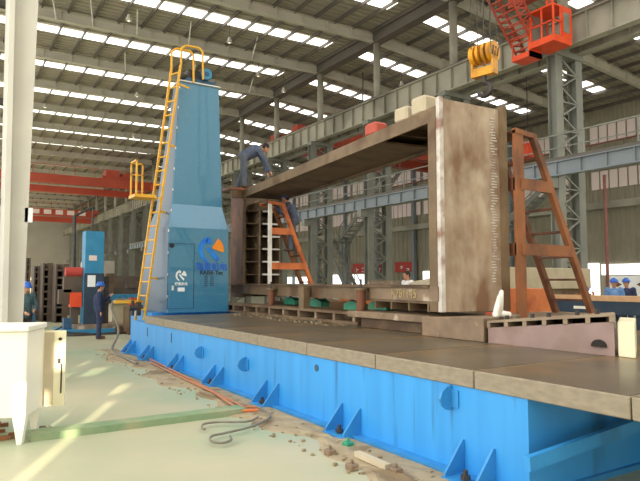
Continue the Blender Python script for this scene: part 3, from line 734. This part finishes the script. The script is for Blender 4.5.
o = tag(MB().box(6.2, 7.5, 6.76, 8.9, 1.131, 1.24).build('support_plate', 'stand', bevel=.01), 'long brown plate on the dark block under the chalk-marked beam', 'plate')
t = thing('support_rail', 'long low steel rail with gaps under the frame, left of the dark block', 'rail', (6.5, 9.0, .962))
MB().box(0, .5, 0, 7.2, .18, .23).build('rail_top', 'steel', t); MB().box(0, .5, 0, 7.2, 0, .05).build('rail_bottom', 'steel', t)
for i in range(11): MB().box(.02, .48, .1+.68*i, .18+.68*i, .05, .18).build('rail_rib', 'stand', t)
for i, (u_, lb) in enumerate(((2.15, 'round brown support post beside the green jacks'), (6.6, 'round brown support post nearest the blue column'))):
    p = RO+UA*u_+VA*(-.13); t = thing('support_post', lb, 'support', (p.x, p.y, 1.241 if u_ < 3 else 1.193), 0, 'round support posts')
    MB().tube((0,0,0), (0,0,.36), .085, n=18).build('cylinder', 'rustdk', t); MB().tube((0,0,.36), (0,0,.4), .12, n=18).build('collar', 'steel', t)
    MB().tube((-.04,-.05,.4), (-.04,-.05,.56), .02, n=8).build('screw', 'dkmetal', t)
p = RO+UA*4.6+VA*(-.14)
tag(MB().box(p.x-.08, p.x+.08, p.y-.1, p.y+.1, 1.193, 1.65).build('square_post', 'steel'), 'square steel post between the two green jack pairs', 'post')
for i, (u_, lb) in enumerate(((2.4, 'green levelling jack right of the round post'), (3.4, 'green levelling jack left of the round post'), (6.6, 'green levelling jack behind the left round post'), (5.1, 'green levelling jack next to the square post'))):
    p = RO+UA*u_+VA*(.28); t = thing('levelling_jack', lb, 'jack', (p.x, p.y, 1.232 if u_ > 2.5 else 1.275), 0, 'green levelling jacks')
    MB().prism([(-.26, -.03), (.26, -.03), (.26, .08), (.1, .14), (-.1, .14), (-.26, .08)], (0, -.1, 0), (0,1,0), (0,0,1), (.22,0,0)).build('body', 'green', t)
    MB().tube((.1, .0, .12), (.1, 0, .2), .05, n=10).build('screw', 'dkmetal', t)
tag(MB().box(9.9, 10.4, 12.6, 14.6, .0, 1.4).build('parts_crate', 'orange'), 'orange red crate seen under the frame behind the green jacks', 'crate')
tag(MB().box(6.9, 7.2, 6.1, 6.3, 1.265, 1.3).build('red_shim', 'red'), 'small red shim under the tall rusty plate', 'shim')
m = MB()
for i in range(160):
    x, y = random.uniform(5.9, 6.5), random.uniform(9.0, 13.8); s_ = random.uniform(.006, .02); m.box(x, x+s_*1.6, y, y+s_*2, .962, .962+s_)
tag(m.build('metal_chips', 'chunk'), 'pale metal chips scattered on the far part of the table', 'chips', kind='stuff')
# white cloth/hose at plate foot
m = MB(); p = U(505, 312, 1, 5.62); p = Vector((6.55, 5.75, 1.262))
m.cap(p+Vector((0,0,.06)), p+Vector((.08, 0, .35)), .07, .03); m.cap(p+Vector((-.1,-.05,.04)), p+Vector((.03, 0, .28)), .05, .03); m.cap(p+Vector((0,0,.05)), p+Vector((.1,-.1,.04)), .06, .04)
tag(m.build('white_rag', 'pale', smooth=True), 'crumpled white rag draped at the foot of the tall rusty plate', 'rag')
cb = [(6.1, 3.74), (6.08, 3.54), (6.9, 4.0), (6.9, 4.2)]
tag(MB().hexa([(x, y, .962) for x, y in cb]+[(x, y, 1.33) for x, y in cb]).build('cream_box', 'creamy', bevel=.008), 'pale cream box on the table at the right of the pinkish plinth', 'box')
tag(MB().box(7.4, 9.7, 6.0, 7.2, .962, 1.205).build('ladder_plinth', 'stand', bevel=.01), 'flat brown block on the table under the brown ladder stand', 'block')

# ------------------------------------------------------------------ A-shaped ladder stands
def ladder_stand(nm, base, matm, matd, label, H=2.42, run=1.45, wid=.58, pale=False, bz=0.0):
    t = thing('ladder_stand', label, 'ladder stand', base, 0, 'A-shaped ladder stands')
    w = .12
    for j, y in enumerate((0, wid)):
        if j == 0: MB().box(0, .1 if pale else .19, y-.03, y+.03, 0, H).build('post', 'pale' if pale else matm, t)  # pale variant paints the post as sunlit
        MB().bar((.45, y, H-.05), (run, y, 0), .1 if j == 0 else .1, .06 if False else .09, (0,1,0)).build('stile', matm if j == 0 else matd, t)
        MB().hexa([(0, y-.04, H-.05), (.5, y-.04, H-.09), (.5, y+.04, H-.09), (0, y+.04, H-.05), (0, y-.04, H+.03), (.5, y-.04, H-.01), (.5, y+.04, H-.01), (0, y+.04, H+.03)]).build('top_bar', matm, t)
        for z in ((H*.71, H*.36) if j == 0 else ()):
            xr = .45+(run-.45)*(1-z/H)
            MB().box(.1, xr, y-.05, y-.03, z-.09, z+.09).build('side_bar', matm, t)
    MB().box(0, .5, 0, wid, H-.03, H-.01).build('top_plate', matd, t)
    for z in [H*q for q in (.08, .2, .33, .47, .6, .74, .87)]:
        xr = .45+(run-.45)*(1-z/H)
        MB().box(xr-.05, xr+.05, .03, wid-.03, z-.018, z+.018).build('rung', 'rustdk', t)
        
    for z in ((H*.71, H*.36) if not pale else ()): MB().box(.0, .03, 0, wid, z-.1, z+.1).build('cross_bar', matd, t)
    return t
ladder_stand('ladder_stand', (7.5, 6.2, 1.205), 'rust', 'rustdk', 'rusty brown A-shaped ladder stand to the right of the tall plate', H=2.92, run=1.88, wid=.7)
pb = RO+UA*8.35+VA*(WD+.25)
tag(MB().box(pb.x-.3, pb.x+2.0, pb.y-.4, pb.y+1.3, 0, 1.2).build('steel_plinth', 'steel'), 'low steel plinth behind the frame carrying the orange ladder', 'plinth')
bb = U(268, 283, 1, pb.y)
ladder_stand('ladder_stand', (bb.x, pb.y, 1.2), 'orange', 'rust', 'orange A-shaped ladder stand seen through the far end of the frame', pale=True, H=2.75, run=1.6, wid=.55)

# ------------------------------------------------------------------ people
def person(name, loc, rz, label, J, jacket, trousers, helmet='helmet', hair=True, grip=.5):
    """J: joints in local metres, +x is where the person faces, +y their left"""
    t = thing(name, label, 'person', loc, rz)
    V = {k: Vector(v) for k, v in J.items()}
    def rem(o, vox):
        r = o.modifiers.new('remesh', 'REMESH'); r.mode = 'VOXEL'; r.voxel_size = vox; r.use_smooth_shade = True
        s_ = o.modifiers.new('smooth', 'SMOOTH'); s_.iterations = 2; s_.factor = .5
    hd = V['head']; fx = Vector(J.get('face', (1,0,0))).normalized(); side = ZU.cross(fx).normalized(); hu = fx.cross(side)
    m = MB()
    # head: skull, jaw, nose, ears
    m.ball(hd, .1, (.95, .8, 1.12), 16, 12); m.ball(hd+fx*.028-hu*.06, .068, (.95, .85, 1.0), 12, 8)
    m.ball(hd+fx*.1-hu*.015, .02, (1, .8, 1.4), 8, 6); m.ball(hd+fx*.085-hu*.06, .022, (.7, 1.3, .5), 8, 6)
    for s_ in (-1, 1): m.ball(hd+side*s_*.082-hu*.01, .026, (.7, .5, 1.2), 8, 6); m.ball(hd+fx*.078+side*s_*.032+hu*.02, .018, (.8, 1.3, .6), 8, 6)
    m.cap(V['neck'], hd-hu*.06, .058, .052)
    m.cap(V['chest'], V['neck'], .1, .06); m.cap(V['pelvis'], V['chest'], .11, .115)
    for s_ in 'LR':
        m.cap(V['chest'], V['sh'+s_], .08, .055); m.cap(V['sh'+s_], V['el'+s_], .05, .04); m.cap(V['el'+s_], V['ha'+s_], .038, .026)
        m.cap(V['pelvis'], V['hi'+s_], .1, .085); m.cap(V['hi'+s_], V['kn'+s_], .082, .055); m.cap(V['kn'+s_], V['an'+s_], .052, .036)
        a = V['ha'+s_]; dd = (a-V['el'+s_]).normalized(); sd = dd.cross(fx); sd = sd.normalized() if sd.length > .1 else side
        nrm = dd.cross(sd)
        m.cap(a, a+dd*.07, .026, .03)
        for q, ln in zip((-1.5, -.5, .5, 1.5), (.062, .075, .07, .052)):
            b0 = a+dd*.085+sd*q*.019; b1 = b0+dd*ln*.55+nrm*.008; b2 = b1+dd*ln*.4*(1-grip)+nrm*ln*.5*grip
            m.cap(b0, b1, .0095, .009, 6); m.cap(b1, b2, .009, .008, 6)
        th = a+dd*.03+sd*.028; m.cap(th, th+dd*.035+sd*.028, .012, .010, 6); m.cap(th+dd*.035+sd*.028, th+dd*.06+sd*.026+nrm*.01, .010, .009, 6)
        ft = fx.copy(); ft.z = 0; ft.normalize(); m.cap(V['an'+s_], V['an'+s_]+ft*.1-ZU*.04, .034, .03)
    o = m.build('body', 'skin', t); rem(o, .0085)
    m = MB()
    m.cap(V['pelvis'], V['chest'], .155, .17, 14); m.cap(V['chest'], V['neck']-(V['neck']-V['chest'])*.25, .15, .085, 12)
    for s_ in 'LR':
        m.cap(V['chest'], V['sh'+s_], .12, .085); m.cap(V['sh'+s_], V['el'+s_], .082, .066)
        e = V['ha'+s_]; m.cap(V['el'+s_], V['el'+s_].lerp(e, .9), .064, .05)
    o = m.build('jacket', jacket, t); rem(o, .013)
    m = MB()
    for s_ in 'LR':
        m.cap(V['pelvis'], V['hi'+s_], .13, .115); m.cap(V['hi'+s_], V['kn'+s_], .108, .078); m.cap(V['kn'+s_], V['an'+s_], .076, .07)
    o = m.build('trousers', trousers, t); rem(o, .013)
    for s_ in 'LR':
        a = V['an'+s_]; ft = fx.copy(); ft.z = 0; ft.normalize(); m = MB(); m.cap(a-ZU*.03-ft*.03, a-ZU*.045+ft*.16, .05, .042, 10); m.cap(a, a-ZU*.03, .05, .05)
        o = m.build('shoe', 'shoe', t); rem(o, .012)
    if helmet:
        m = MB(); R = Matrix((fx, side, hu)).transposed()
        m.ball((0,0,0), .128, (1.08, .92, .98), 18, 10, z0=0.0); m.tube((0,0,0), (0,0,.012), .14, .135, 18); m.ball((.09, 0, .004), .08, (1.1, 1.1, .12), 14, 6); m.tube((-.1, 0, .12), (.1, 0, .12), .014, n=8)
        m.v = [hd+hu*.03+R @ v for v in m.v]; m.build('safety_helmet', helmet, t, smooth=True)
    m = MB(); m.ball(hd-fx*.014+hu*.022, .104, (.95, .86, 1.08), 14, 10)
    if helmet: m.v = [v for v in m.v]
    o = m.build('hair', 'hair', t, smooth=True)
    return t
STAND = dict(head=(.03, 0, 1.6), neck=(0, 0, 1.44), chest=(0, 0, 1.24), pelvis=(0, 0, .93), shL=(0, .19, 1.39), shR=(0, -.19, 1.39), elL=(.0, .25, 1.11), elR=(0, -.25, 1.11),
             haL=(.1, .24, .87), haR=(.1, -.24, .87), hiL=(0, .09, .9), hiR=(0, -.09, .9), knL=(.02, .1, .49), knR=(.02, -.1, .49), anL=(0, .11, .09), anR=(0, -.11, .09))
def pose(**k): d = dict(STAND); d.update(k); return d
cams = math.atan2(-.534, .845)
person('person', (4.18, 19.4, 0), cams+math.radians(20), 'man in navy coveralls and blue helmet standing beside the small blue machine', pose(haL=(.32, .14, 1.3), elL=(.12, .26, 1.12), haR=(.05, -.25, .84), face=(1, .1, .05)), 'navy', 'navy')
person('person', (1.9, 17.4, 0), cams-math.radians(38), 'man in dark teal jacket and blue helmet at the left behind the white cabinet', pose(haL=(.3, .1, 1.02), haR=(.28, -.14, .98), elL=(.02, .27, 1.12), elR=(.02, -.27, 1.12), face=(1, .35, -.25)), 'teal', 'darktr')
wp = RO+UA*9.65+VA*.18
person('person', (wp.x-.12, wp.y-.05, ZT+.065), cams+math.radians(8), 'bareheaded man in grey blue work clothes bending over on top of the frame',
       dict(head=(.63, 0, 1.14), neck=(.5, 0, 1.09), chest=(.34, 0, 1.06), pelvis=(.05, 0, .90), shL=(.44, .17, 1.04), shR=(.44, -.17, 1.04), elL=(.6, .2, .78), elR=(.58, -.2, .78), haL=(.68, .2, .5), haR=(.74, -.16, .48),
            hiL=(.04, .09, .86), hiR=(.04, -.09, .86), knL=(.02, .19, .48), knR=(.06, -.16, .48), anL=(-.14, .22, .09), anR=(.06, -.17, .09), face=(1, 0, -.45)), 'greyblue', 'trous', helmet=None).scale = (1.1, 1.1, 1.1)
lx = U(297, 248, 1, pb.y+.1)
person('person', (lx.x-.12, pb.y+.28, 2.62), cams+math.radians(180), 'man in grey blue clothes and blue helmet climbing the orange ladder inside the frame',
       dict(head=(.14, 0, 1.52), neck=(.07, 0, 1.38), chest=(.0, 0, 1.2), pelvis=(-.12, 0, .88), shL=(.04, .19, 1.32), shR=(.04, -.19, 1.32), elL=(.2, .22, 1.1), elR=(.2, -.22, 1.1), haL=(.42, .14, 1.25), haR=(.42, -.14, 1.22),
            hiL=(-.1, .09, .86), hiR=(-.1, -.09, .86), knL=(-.02, .1, .47), knR=(.02, -.1, .5), anL=(-.05, .11, .08), anR=(.0, -.11, .09), face=(1, 0, .0)), 'greyblue', 'trous')
# people at the right bench
person('person', (17.35, 10.7, .12), math.radians(200), 'man in light blue work jacket and blue helmet standing behind the navy bench', pose(haL=(.25, .1, 1.1), haR=(.25, -.1, 1.1), face=(1, .2, -.1)), 'lblue', 'navy')
person('person', (18.1, 10.75, .12), math.radians(190), 'man in dark clothes half hidden behind the light blue worker', pose(), 'navy', 'navy', helmet='helmet')
person('person', (16.95, 11.55, -.0), math.radians(235), 'man in brown jacket and blue helmet leaning over the navy bench beside the ladder',
       pose(head=(.3, 0, 1.5), neck=(.2, 0, 1.38), chest=(.1, 0, 1.2), shL=(.14, .19, 1.32), shR=(.14, -.19, 1.32), elL=(.3, .25, 1.12), elR=(.3, -.25, 1.12), haL=(.42, .2, 1.34), haR=(.45, -.1, 1.34), face=(1, 0, -.4)), 'brown', 'navy')
for (x, y) in ((17.35, 10.7), (18.1, 10.75)): pass
tag(MB().box(16.9, 18.6, 10.3, 11.1, 0, .12).build('standing_board', 'conc'), 'low board under the workers behind the navy bench', 'board')
person('person', (11.05, 12.9, .34), math.radians(170), 'dark haired man whose head shows above the chalk-marked beam', pose(), 'white', 'navy', helmet=None)
tag(MB().box(10.6, 11.5, 12.4, 13.4, 0, .34).build('step_block', 'conc'), 'low step block behind the frame under the dark haired man', 'block')

# ------------------------------------------------------------------ right background
t = thing('work_bench', 'long navy steel bench with a tan top in the right background', 'bench', (15.6, 4, 0))
MB().box(0, .9, 0, 9.2, 1.22, 1.36).build('top', 'wood', t); MB().box(.03, .87, 0, 9.2, .86, 1.22).build('apron', 'bench', t)
for i in range(4): MB().box(.1, .8, .3+2.3*i, .5+2.3*i, 0, .86).build('leg', 'bench', t)
for i in range(3): MB().box(.015, .03, 1+2.7*i, 1.5+2.7*i, .98, 1.06).build('label_plate', 'cream', t)
t = thing('sign_board', 'white display board with dark diamond marks behind the workers', 'board', (23.5, 8.5, 0))
MB().box(0, .05, 0, 6.2, .95, 2.0).build('panel', 'white', t); MB().box(0, .05, .3, .4, 0, .95).box(0, .05, 5.8, 5.9, 0, .95).build('post', 'grey', t)
m = MB()
for i in range(6):
    for j in range(2):
        y = .6+i*1.0+.25*j; z = 1.25+.4*j; m.prism([(-.2, 0), (0, .1), (.2, 0), (0, -.1)], (-.01, y, z), (0,1,0), (0,0,1), (.009,0,0))
m.build('diamond_marks', 'rustdk', t)
t = thing('steel_parts', 'stack of brown steel plates and parts behind the frame, left of the peeking man', 'parts', (12.5, 14.5, 0))
for i in range(6): MB().box(0, 1.6, 0, 2.2, .3*i+.02, .3*i+.3).build('slab', 'stand' if i % 2 else 'rustdk', t)
t = tag(MB().hexa([(9.9, 10.2, 1.3), (11.9, 10.2, 1.3), (11.9, 12.2, 1.3), (9.9, 12.2, 1.3), (10.2, 10.4, 1.9), (11.7, 10.4, 1.9), (11.7, 11.7, 2.0), (10.3, 11.9, 1.75)]).build('tan_casting', 'conc', bevel=.03), 'tan sloped casting behind the frame beside the peeking man', 'casting')
tag(MB().box(10.0, 11.8, 10.3, 12.1, 0, 1.3).build('casting_stand', 'steel'), 'steel stand carrying the tan casting', 'stand')
tag(MB().box(15.6, 20.6, 13.6, 14.6, 1.5, 2.25).build('tan_beam', 'conc', bevel=.03), 'long tan casting lying behind the raking ladder and the bench', 'casting')
tag(MB().box(16, 20, 13.7, 14.5, 0, 1.5).build('beam_stand', 'steel'), 'steel stand under the long tan casting', 'stand')
tag(MB().box(9.9, 10.6, 7.9, 8.5, .0, 1.62).build('orange_tool_box', 'orange', bevel=.01), 'orange box behind the pinkish plinth between plate and ladder', 'box')
for i, (x, y, z, lb) in enumerate(((27, 22, 1.5, 'pale machine far back seen right of the frame post'), (33, 14, 2.0, 'pale machine at the far wall behind the ladder stand'))):
    t = thing('distant_machine', lb, 'machine', (x, y, 0)); MB().box(0, 3, 0, 2, 0, z).build('housing', 'conc', t); MB().box(.5, 1.5, .4, 1.4, z, z+.8).build('head', 'grey', t)

# ------------------------------------------------------------------ left background
t = thing('small_milling_machine', 'smaller blue column machine behind the navy dressed man', 'machine', (4.35, 21.6, 0))
p0 = U(84, 300, 1, 21.9); p1 = U(103, 300, 1, 21.9); zt = U(90, 231, 1, 21.9).z
MB().box(p0.x, p1.x, 21.9, 22.5, .25, zt).build('column', 'blue2', t, world=True, bevel=.01)
MB().box(p0.x-.01, p1.x+.01, 21.88, 21.9, .25, 2.05).build('dark_cover', 'bench', t, world=True)
q = U(91.5, 281, 1, 21.87); MB().box(q.x-.13, q.x+.13, 21.86, 21.88, q.z-.2, q.z+.2).build('paper_notice', 'white', t, world=True)
q = U(93, 258, 1, 21.89); MB().box(q.x-.13, q.x+.13, 21.88, 21.9, q.z-.09, q.z+.09).build('name_plate', 'band', t, world=True)
MB().box(3.4, 5.7, 21.0, 22.85, .0, .18).build('base', 'blue2', t, world=True); MB().box(3.9, 5.6, 21.2, 22.8, .18, .3).build('table', 'stand', t, world=True)
MB().tube((5.2, 20.99, .12), (5.2, 21.0, .12), .15, n=16).build('hand_wheel', 'steel', t, world=True)
MB().box(p1.x+.02, p1.x+.22, 22.0, 22.3, .3, 1.95).box(p1.x+.0, p1.x+.3, 21.95, 22.35, 1.0, 1.15).build('slide_rail', 'dkmetal', t, world=True)
MB().path([Vector((3.3, 21.3, .1)), Vector((3.2, 20.8, .05)), Vector((3.9, 20.6, .05)), Vector((5.0, 20.7, .05)), Vector((5.9, 20.8, .05))], .04).path([Vector((3.4, 21.1, .3)), Vector((3.1, 21.0, .15)), Vector((4.2, 20.85, .06))], .03).build('hoses', 'dkmetal', t, world=True)
q = U(72.5, 307, 1, 22.2); MB().box(q.x-.1, q.x+.28, 22.1, 22.4, q.z, q.z+.5).build('control_box', 'cab', t, world=True)
q = U(75, 275, 1, 22.2); z0 = q.z
MB().tube((q.x-.3, 22.3, z0+.1), (q.x+.25, 22.3, z0+.1), .17, n=12).build('motor', 'redcloth', t, world=True)
MB().box(q.x-.35, q.x+.3, 22.2, 22.5, z0-.6, z0-.05).box(q.x-.5, q.x-.1, 22.2, 22.5, z0-1.0, z0-.5).box(q.x-.1, q.x+.15, 22.25, 22.45, .18, z0-1.0).build('milling_head', 'hazy', t, world=True)
tag(MB().box(q.x-.45, q.x-.2, 21.4, 21.7, 0, .55).build('blue_stool', 'dkblue'), 'small dark blue stand left of the smaller machine base', 'stand')
t = thing('lamp_mast', 'thin black mast with a short arm beside the smaller blue machine', 'mast', (0,0,0))
q = U(74.5, 290, 1, 23.0); q2 = U(74.5, 216, 1, 23.0); q3 = U(93, 207, 1, 23.0)
t.location = (q.x, 23, 0)
MB().tube((q.x, 23, 0), (q2.x, 23, q2.z), .06, n=8).build('pole', 'dkmetal', t, world=True)
MB().tube((q2.x, 23, q2.z), (q3.x, 23, q3.z), .045, n=8).tube((q3.x, 23, q3.z), (q3.x, 23, q3.z-.75), .03, n=6).build('arm', 'dkmetal', t, world=True)
# shelf towers far left
for i, (u0, u1, v0, v1, yy) in enumerate(((33, 41, 266, 306, 30), (42, 53, 263, 304, 29), (55, 69, 264, 303, 28), (25, 31, 258, 300, 34))):
    a = U(u0, v1, 1, yy); b_ = U(u1, v0, 1, yy)
    t = thing('steel_tower', 'brown slotted steel tower at the far left, %s from the right' % ORD[[2, 1, 0, 3][i]].replace('nearest', 'first'), 'steel part', (a.x, yy, 0), 0, 'slotted steel towers')
    w = b_.x-a.x; h = b_.z
    MB().box(w*.55, w, 0, .9, 0, h).build('side', 'hazy', t); MB().box(0, .06, 0, .9, 0, h).build('post', 'hazy', t); MB().box(.06, w*.55, .84, .9, 0, h).build('back', 'steeldk', t)
    m = MB()
    for j in range(7): m.box(.06, w*.55, .02, .84, .3+j*(h-.3)/7, .38+j*(h-.3)/7)
    m.build('shelves', 'hazy', t)
tag(MB().box(2.6, 3.0, 24.2, 34, 0, .6).build('blue_track', 'dkblue'), 'dark blue machine track running back at the far left', 'track')
a = U(108, 301, 1, 24.5); b_ = U(142, 301, 1, 24.5)
t = thing('back_machine_bed', 'blue topped cream machine bed between the navy man and the yellow ladder', 'machine bed', (a.x, 24.5, 0))
MB().box(0, 5, 0, 1.4, .9, 1.25).build('blue_rail', 'blue2', t); MB().box(.2, 5, .1, 1.3, 0, .9).build('plinth', 'conc', t)
for i in range(4): MB().box(.4+.5*i, .5+.5*i, -.03, 0, 1.05, 1.15).build('clamp', 'dkblue', t)
t = thing('back_workpiece', 'grey machined part on the blue rail behind the navy man', 'workpiece', (a.x+.1, 25.4, 1.25))
MB().box(.0, .35, 0, .5, 0, .85).build('end', 'steeldk', t); MB().box(.35, 2.6, 0, .5, .55, .75).build('shaft', 'hazy', t); MB().box(.35, 2.2, .1, .5, 0, .25).build('foot', 'hazy', t); MB().box(.9, 1.2, .0, .5, .25, .55).build('web', 'hazy', t)
o = tag(MB().box(0, .6, 0, .4, 0, .3).build('red_tool_box', 'red'), 'red box on the bed just left of the yellow ladder foot', 'box'); q = U(131, 307, 1, 20.5); o.location = (q.x, 20.5, q.z)
tag(MB().box(q.x-.1, q.x+.9, 20.3, 21.1, 0, q.z).build('red_box_stand', 'steel'), 'steel stand under the red box near the yellow ladder', 'stand')
for i in range(7):                               # rows of far machinery either side of the hall
    y = 34+9*i; w = 3+random.random()*2; h = 1.8+random.random()*1.6
    t = thing('distant_machine', 'hazy distant machine along the left aisle, %s from the camera' % ORD[i], 'machine', (5.6+2.0*random.random()+i*1.1, y, 0))
    MB().box(0, w, 0, 3, 0, h*.6).build('housing', 'hazy', t); MB().box(.4, w*.5, .5, 2, h*.6, h).build('head', 'wallback', t)

# ------------------------------------------------------------------ floor details along the bed
m = MB(); nx, ny = 8, 90; g = []
for j in range(ny+1):
    for i in range(nx+1):
        y = 2.6+13.6*j/ny; w = .6+.14*math.sin(y*1.9)+.1*math.sin(y*5.1)
        x = 3.96-w*i/nx; h = .004+.028*random.random()*(0.2 if i in (0, nx) else 1); h = -.004 if i == nx else h
        g.append((x, y, h))
m.add(g, [(j*(nx+1)+i, j*(nx+1)+i+1, (j+1)*(nx+1)+i+1, (j+1)*(nx+1)+i) for j in range(ny) for i in range(nx)])
tag(m.build('rubble_strip', 'rubble', smooth=False), 'rough broken concrete strip along the foot of the blue bed', 'rubble', kind='stuff')
m = MB()
for i in range(260):
    y = random.uniform(3, 15.5); x = random.uniform(3.2, 3.9); s_ = random.uniform(.008, .028)
    m.box(x, x+s_*1.5, y, y+s_, 0, s_)
tag(m.build('stone_debris', 'chunk'), 'loose stone bits and dirt beside the blue bed', 'debris', kind='stuff')
def fl(u, v, z=.05): p = U(u, v, 2, z); return p
for pts, nm, mm, lb, r in (
    ([fl(150, 362), fl(185, 379), fl(215, 393), fl(240, 410)], 'orange_pipe', 'pipe', 'thin orange pipe lying along the bed, outer of the two', .018),
    ([fl(148, 358), fl(190, 379), fl(222, 396), fl(244, 407), fl(256, 407)], 'orange_pipe', 'pipe', 'thin orange pipe lying along the bed, inner of the two', .018),
    ([fl(238, 411), fl(258, 410)], 'orange_pipe', 'orange', 'short orange pipe piece near the cable loop', .022)):
    tag(MB().path(pts, r).build(nm, mm), lb, 'pipe', 'orange pipes')
def smoothpts(p, n=6):
    out = []
    for i in range(len(p)-1):
        a = p[max(i-1, 0)]; b = p[i]; c = p[i+1]; d = p[min(i+2, len(p)-1)]
        for k in range(n):
            t = k/n; out.append(.5*((2*b)+(c-a)*t+(2*a-5*b+4*c-d)*t*t+(3*b-a-3*c+d)*t**3))
    return out+[p[-1]]
cp = [fl(*q) for q in ((230, 402), (256, 407), (268, 412), (268, 419), (250, 427), (225, 433), (212, 436), (211, 441), (222, 443), (231, 440), (230, 436))]
tag(MB().path(smoothpts(cp), .014).build('floor_cable', 'hose'), 'grey cable snaking over the floor and ending in a loop', 'cable')
cp = [fl(*q) for q in ((258, 417), (250, 421), (235, 422), (218, 422), (204, 424), (202, 428), (205, 429))]
tag(MB().path(smoothpts(cp), .014).build('floor_cable', 'hose'), 'grey cable curving left of the looped one on the floor', 'cable')
hp_ = [Vector((4.4, 16.6, 1.25)), Vector((4.1, 16.7, 1.28)), Vector((3.9, 16.6, 1.1)), Vector((3.95, 16.0, .5)), Vector((3.7, 15.6, .06)), Vector((3.6, 14.2, .05)), Vector((3.55, 12.8, .05))]
tag(MB().path(smoothpts(hp_), .03).build('hanging_hose', 'hose'), 'dark hose hanging down beside the yellow ladder foot', 'hose')
t = thing('valve_assembly', 'yellow bracket and pipe fittings at the end of the bed beside the ladder foot', 'fittings', (4.3, 16.2, .97))
MB().box(-.45, .3, -.1, -.03, .22, .3).build('bracket', 'yellow', t); MB().tube((-.1, -.2, .1), (.25, -.2, .1), .07, n=10).tube((0, -.2, -.1), (0, -.2, .3), .04, n=8).box(.1, .2, -.26, -.15, -.1, .25).build('fittings', 'dkmetal', t)
for i, (u, v) in enumerate(((330, 455), (352, 470), (396, 474), (348, 447))):
    p = fl(u, v, 0); o = MB().box(-.05, .05, -.05, .05, 0, .06).tube((0, 0, .05), (0, 0, .1), .02, n=6).build('anchor_block', 'green' if i == 3 else 'stand', bevel=.01)
    o.location = (p.x, p.y, 0); tag(o, ['rusty anchor block on the rubble left of the fourth bracket pair', 'rusty anchor block in front of the pale plank', 'rusty anchor block right of the pale plank', 'green anchor block at the bracket pair nearest the middle'][i], 'anchor block')
a = fl(357, 458, 0); b_ = fl(388, 472, 0)
tag(MB().bar((a.x, a.y, .045), (b_.x, b_.y, .045), .07, .05).build('pale_plank', 'conc'), 'short pale plank on the rubble strip', 'plank')
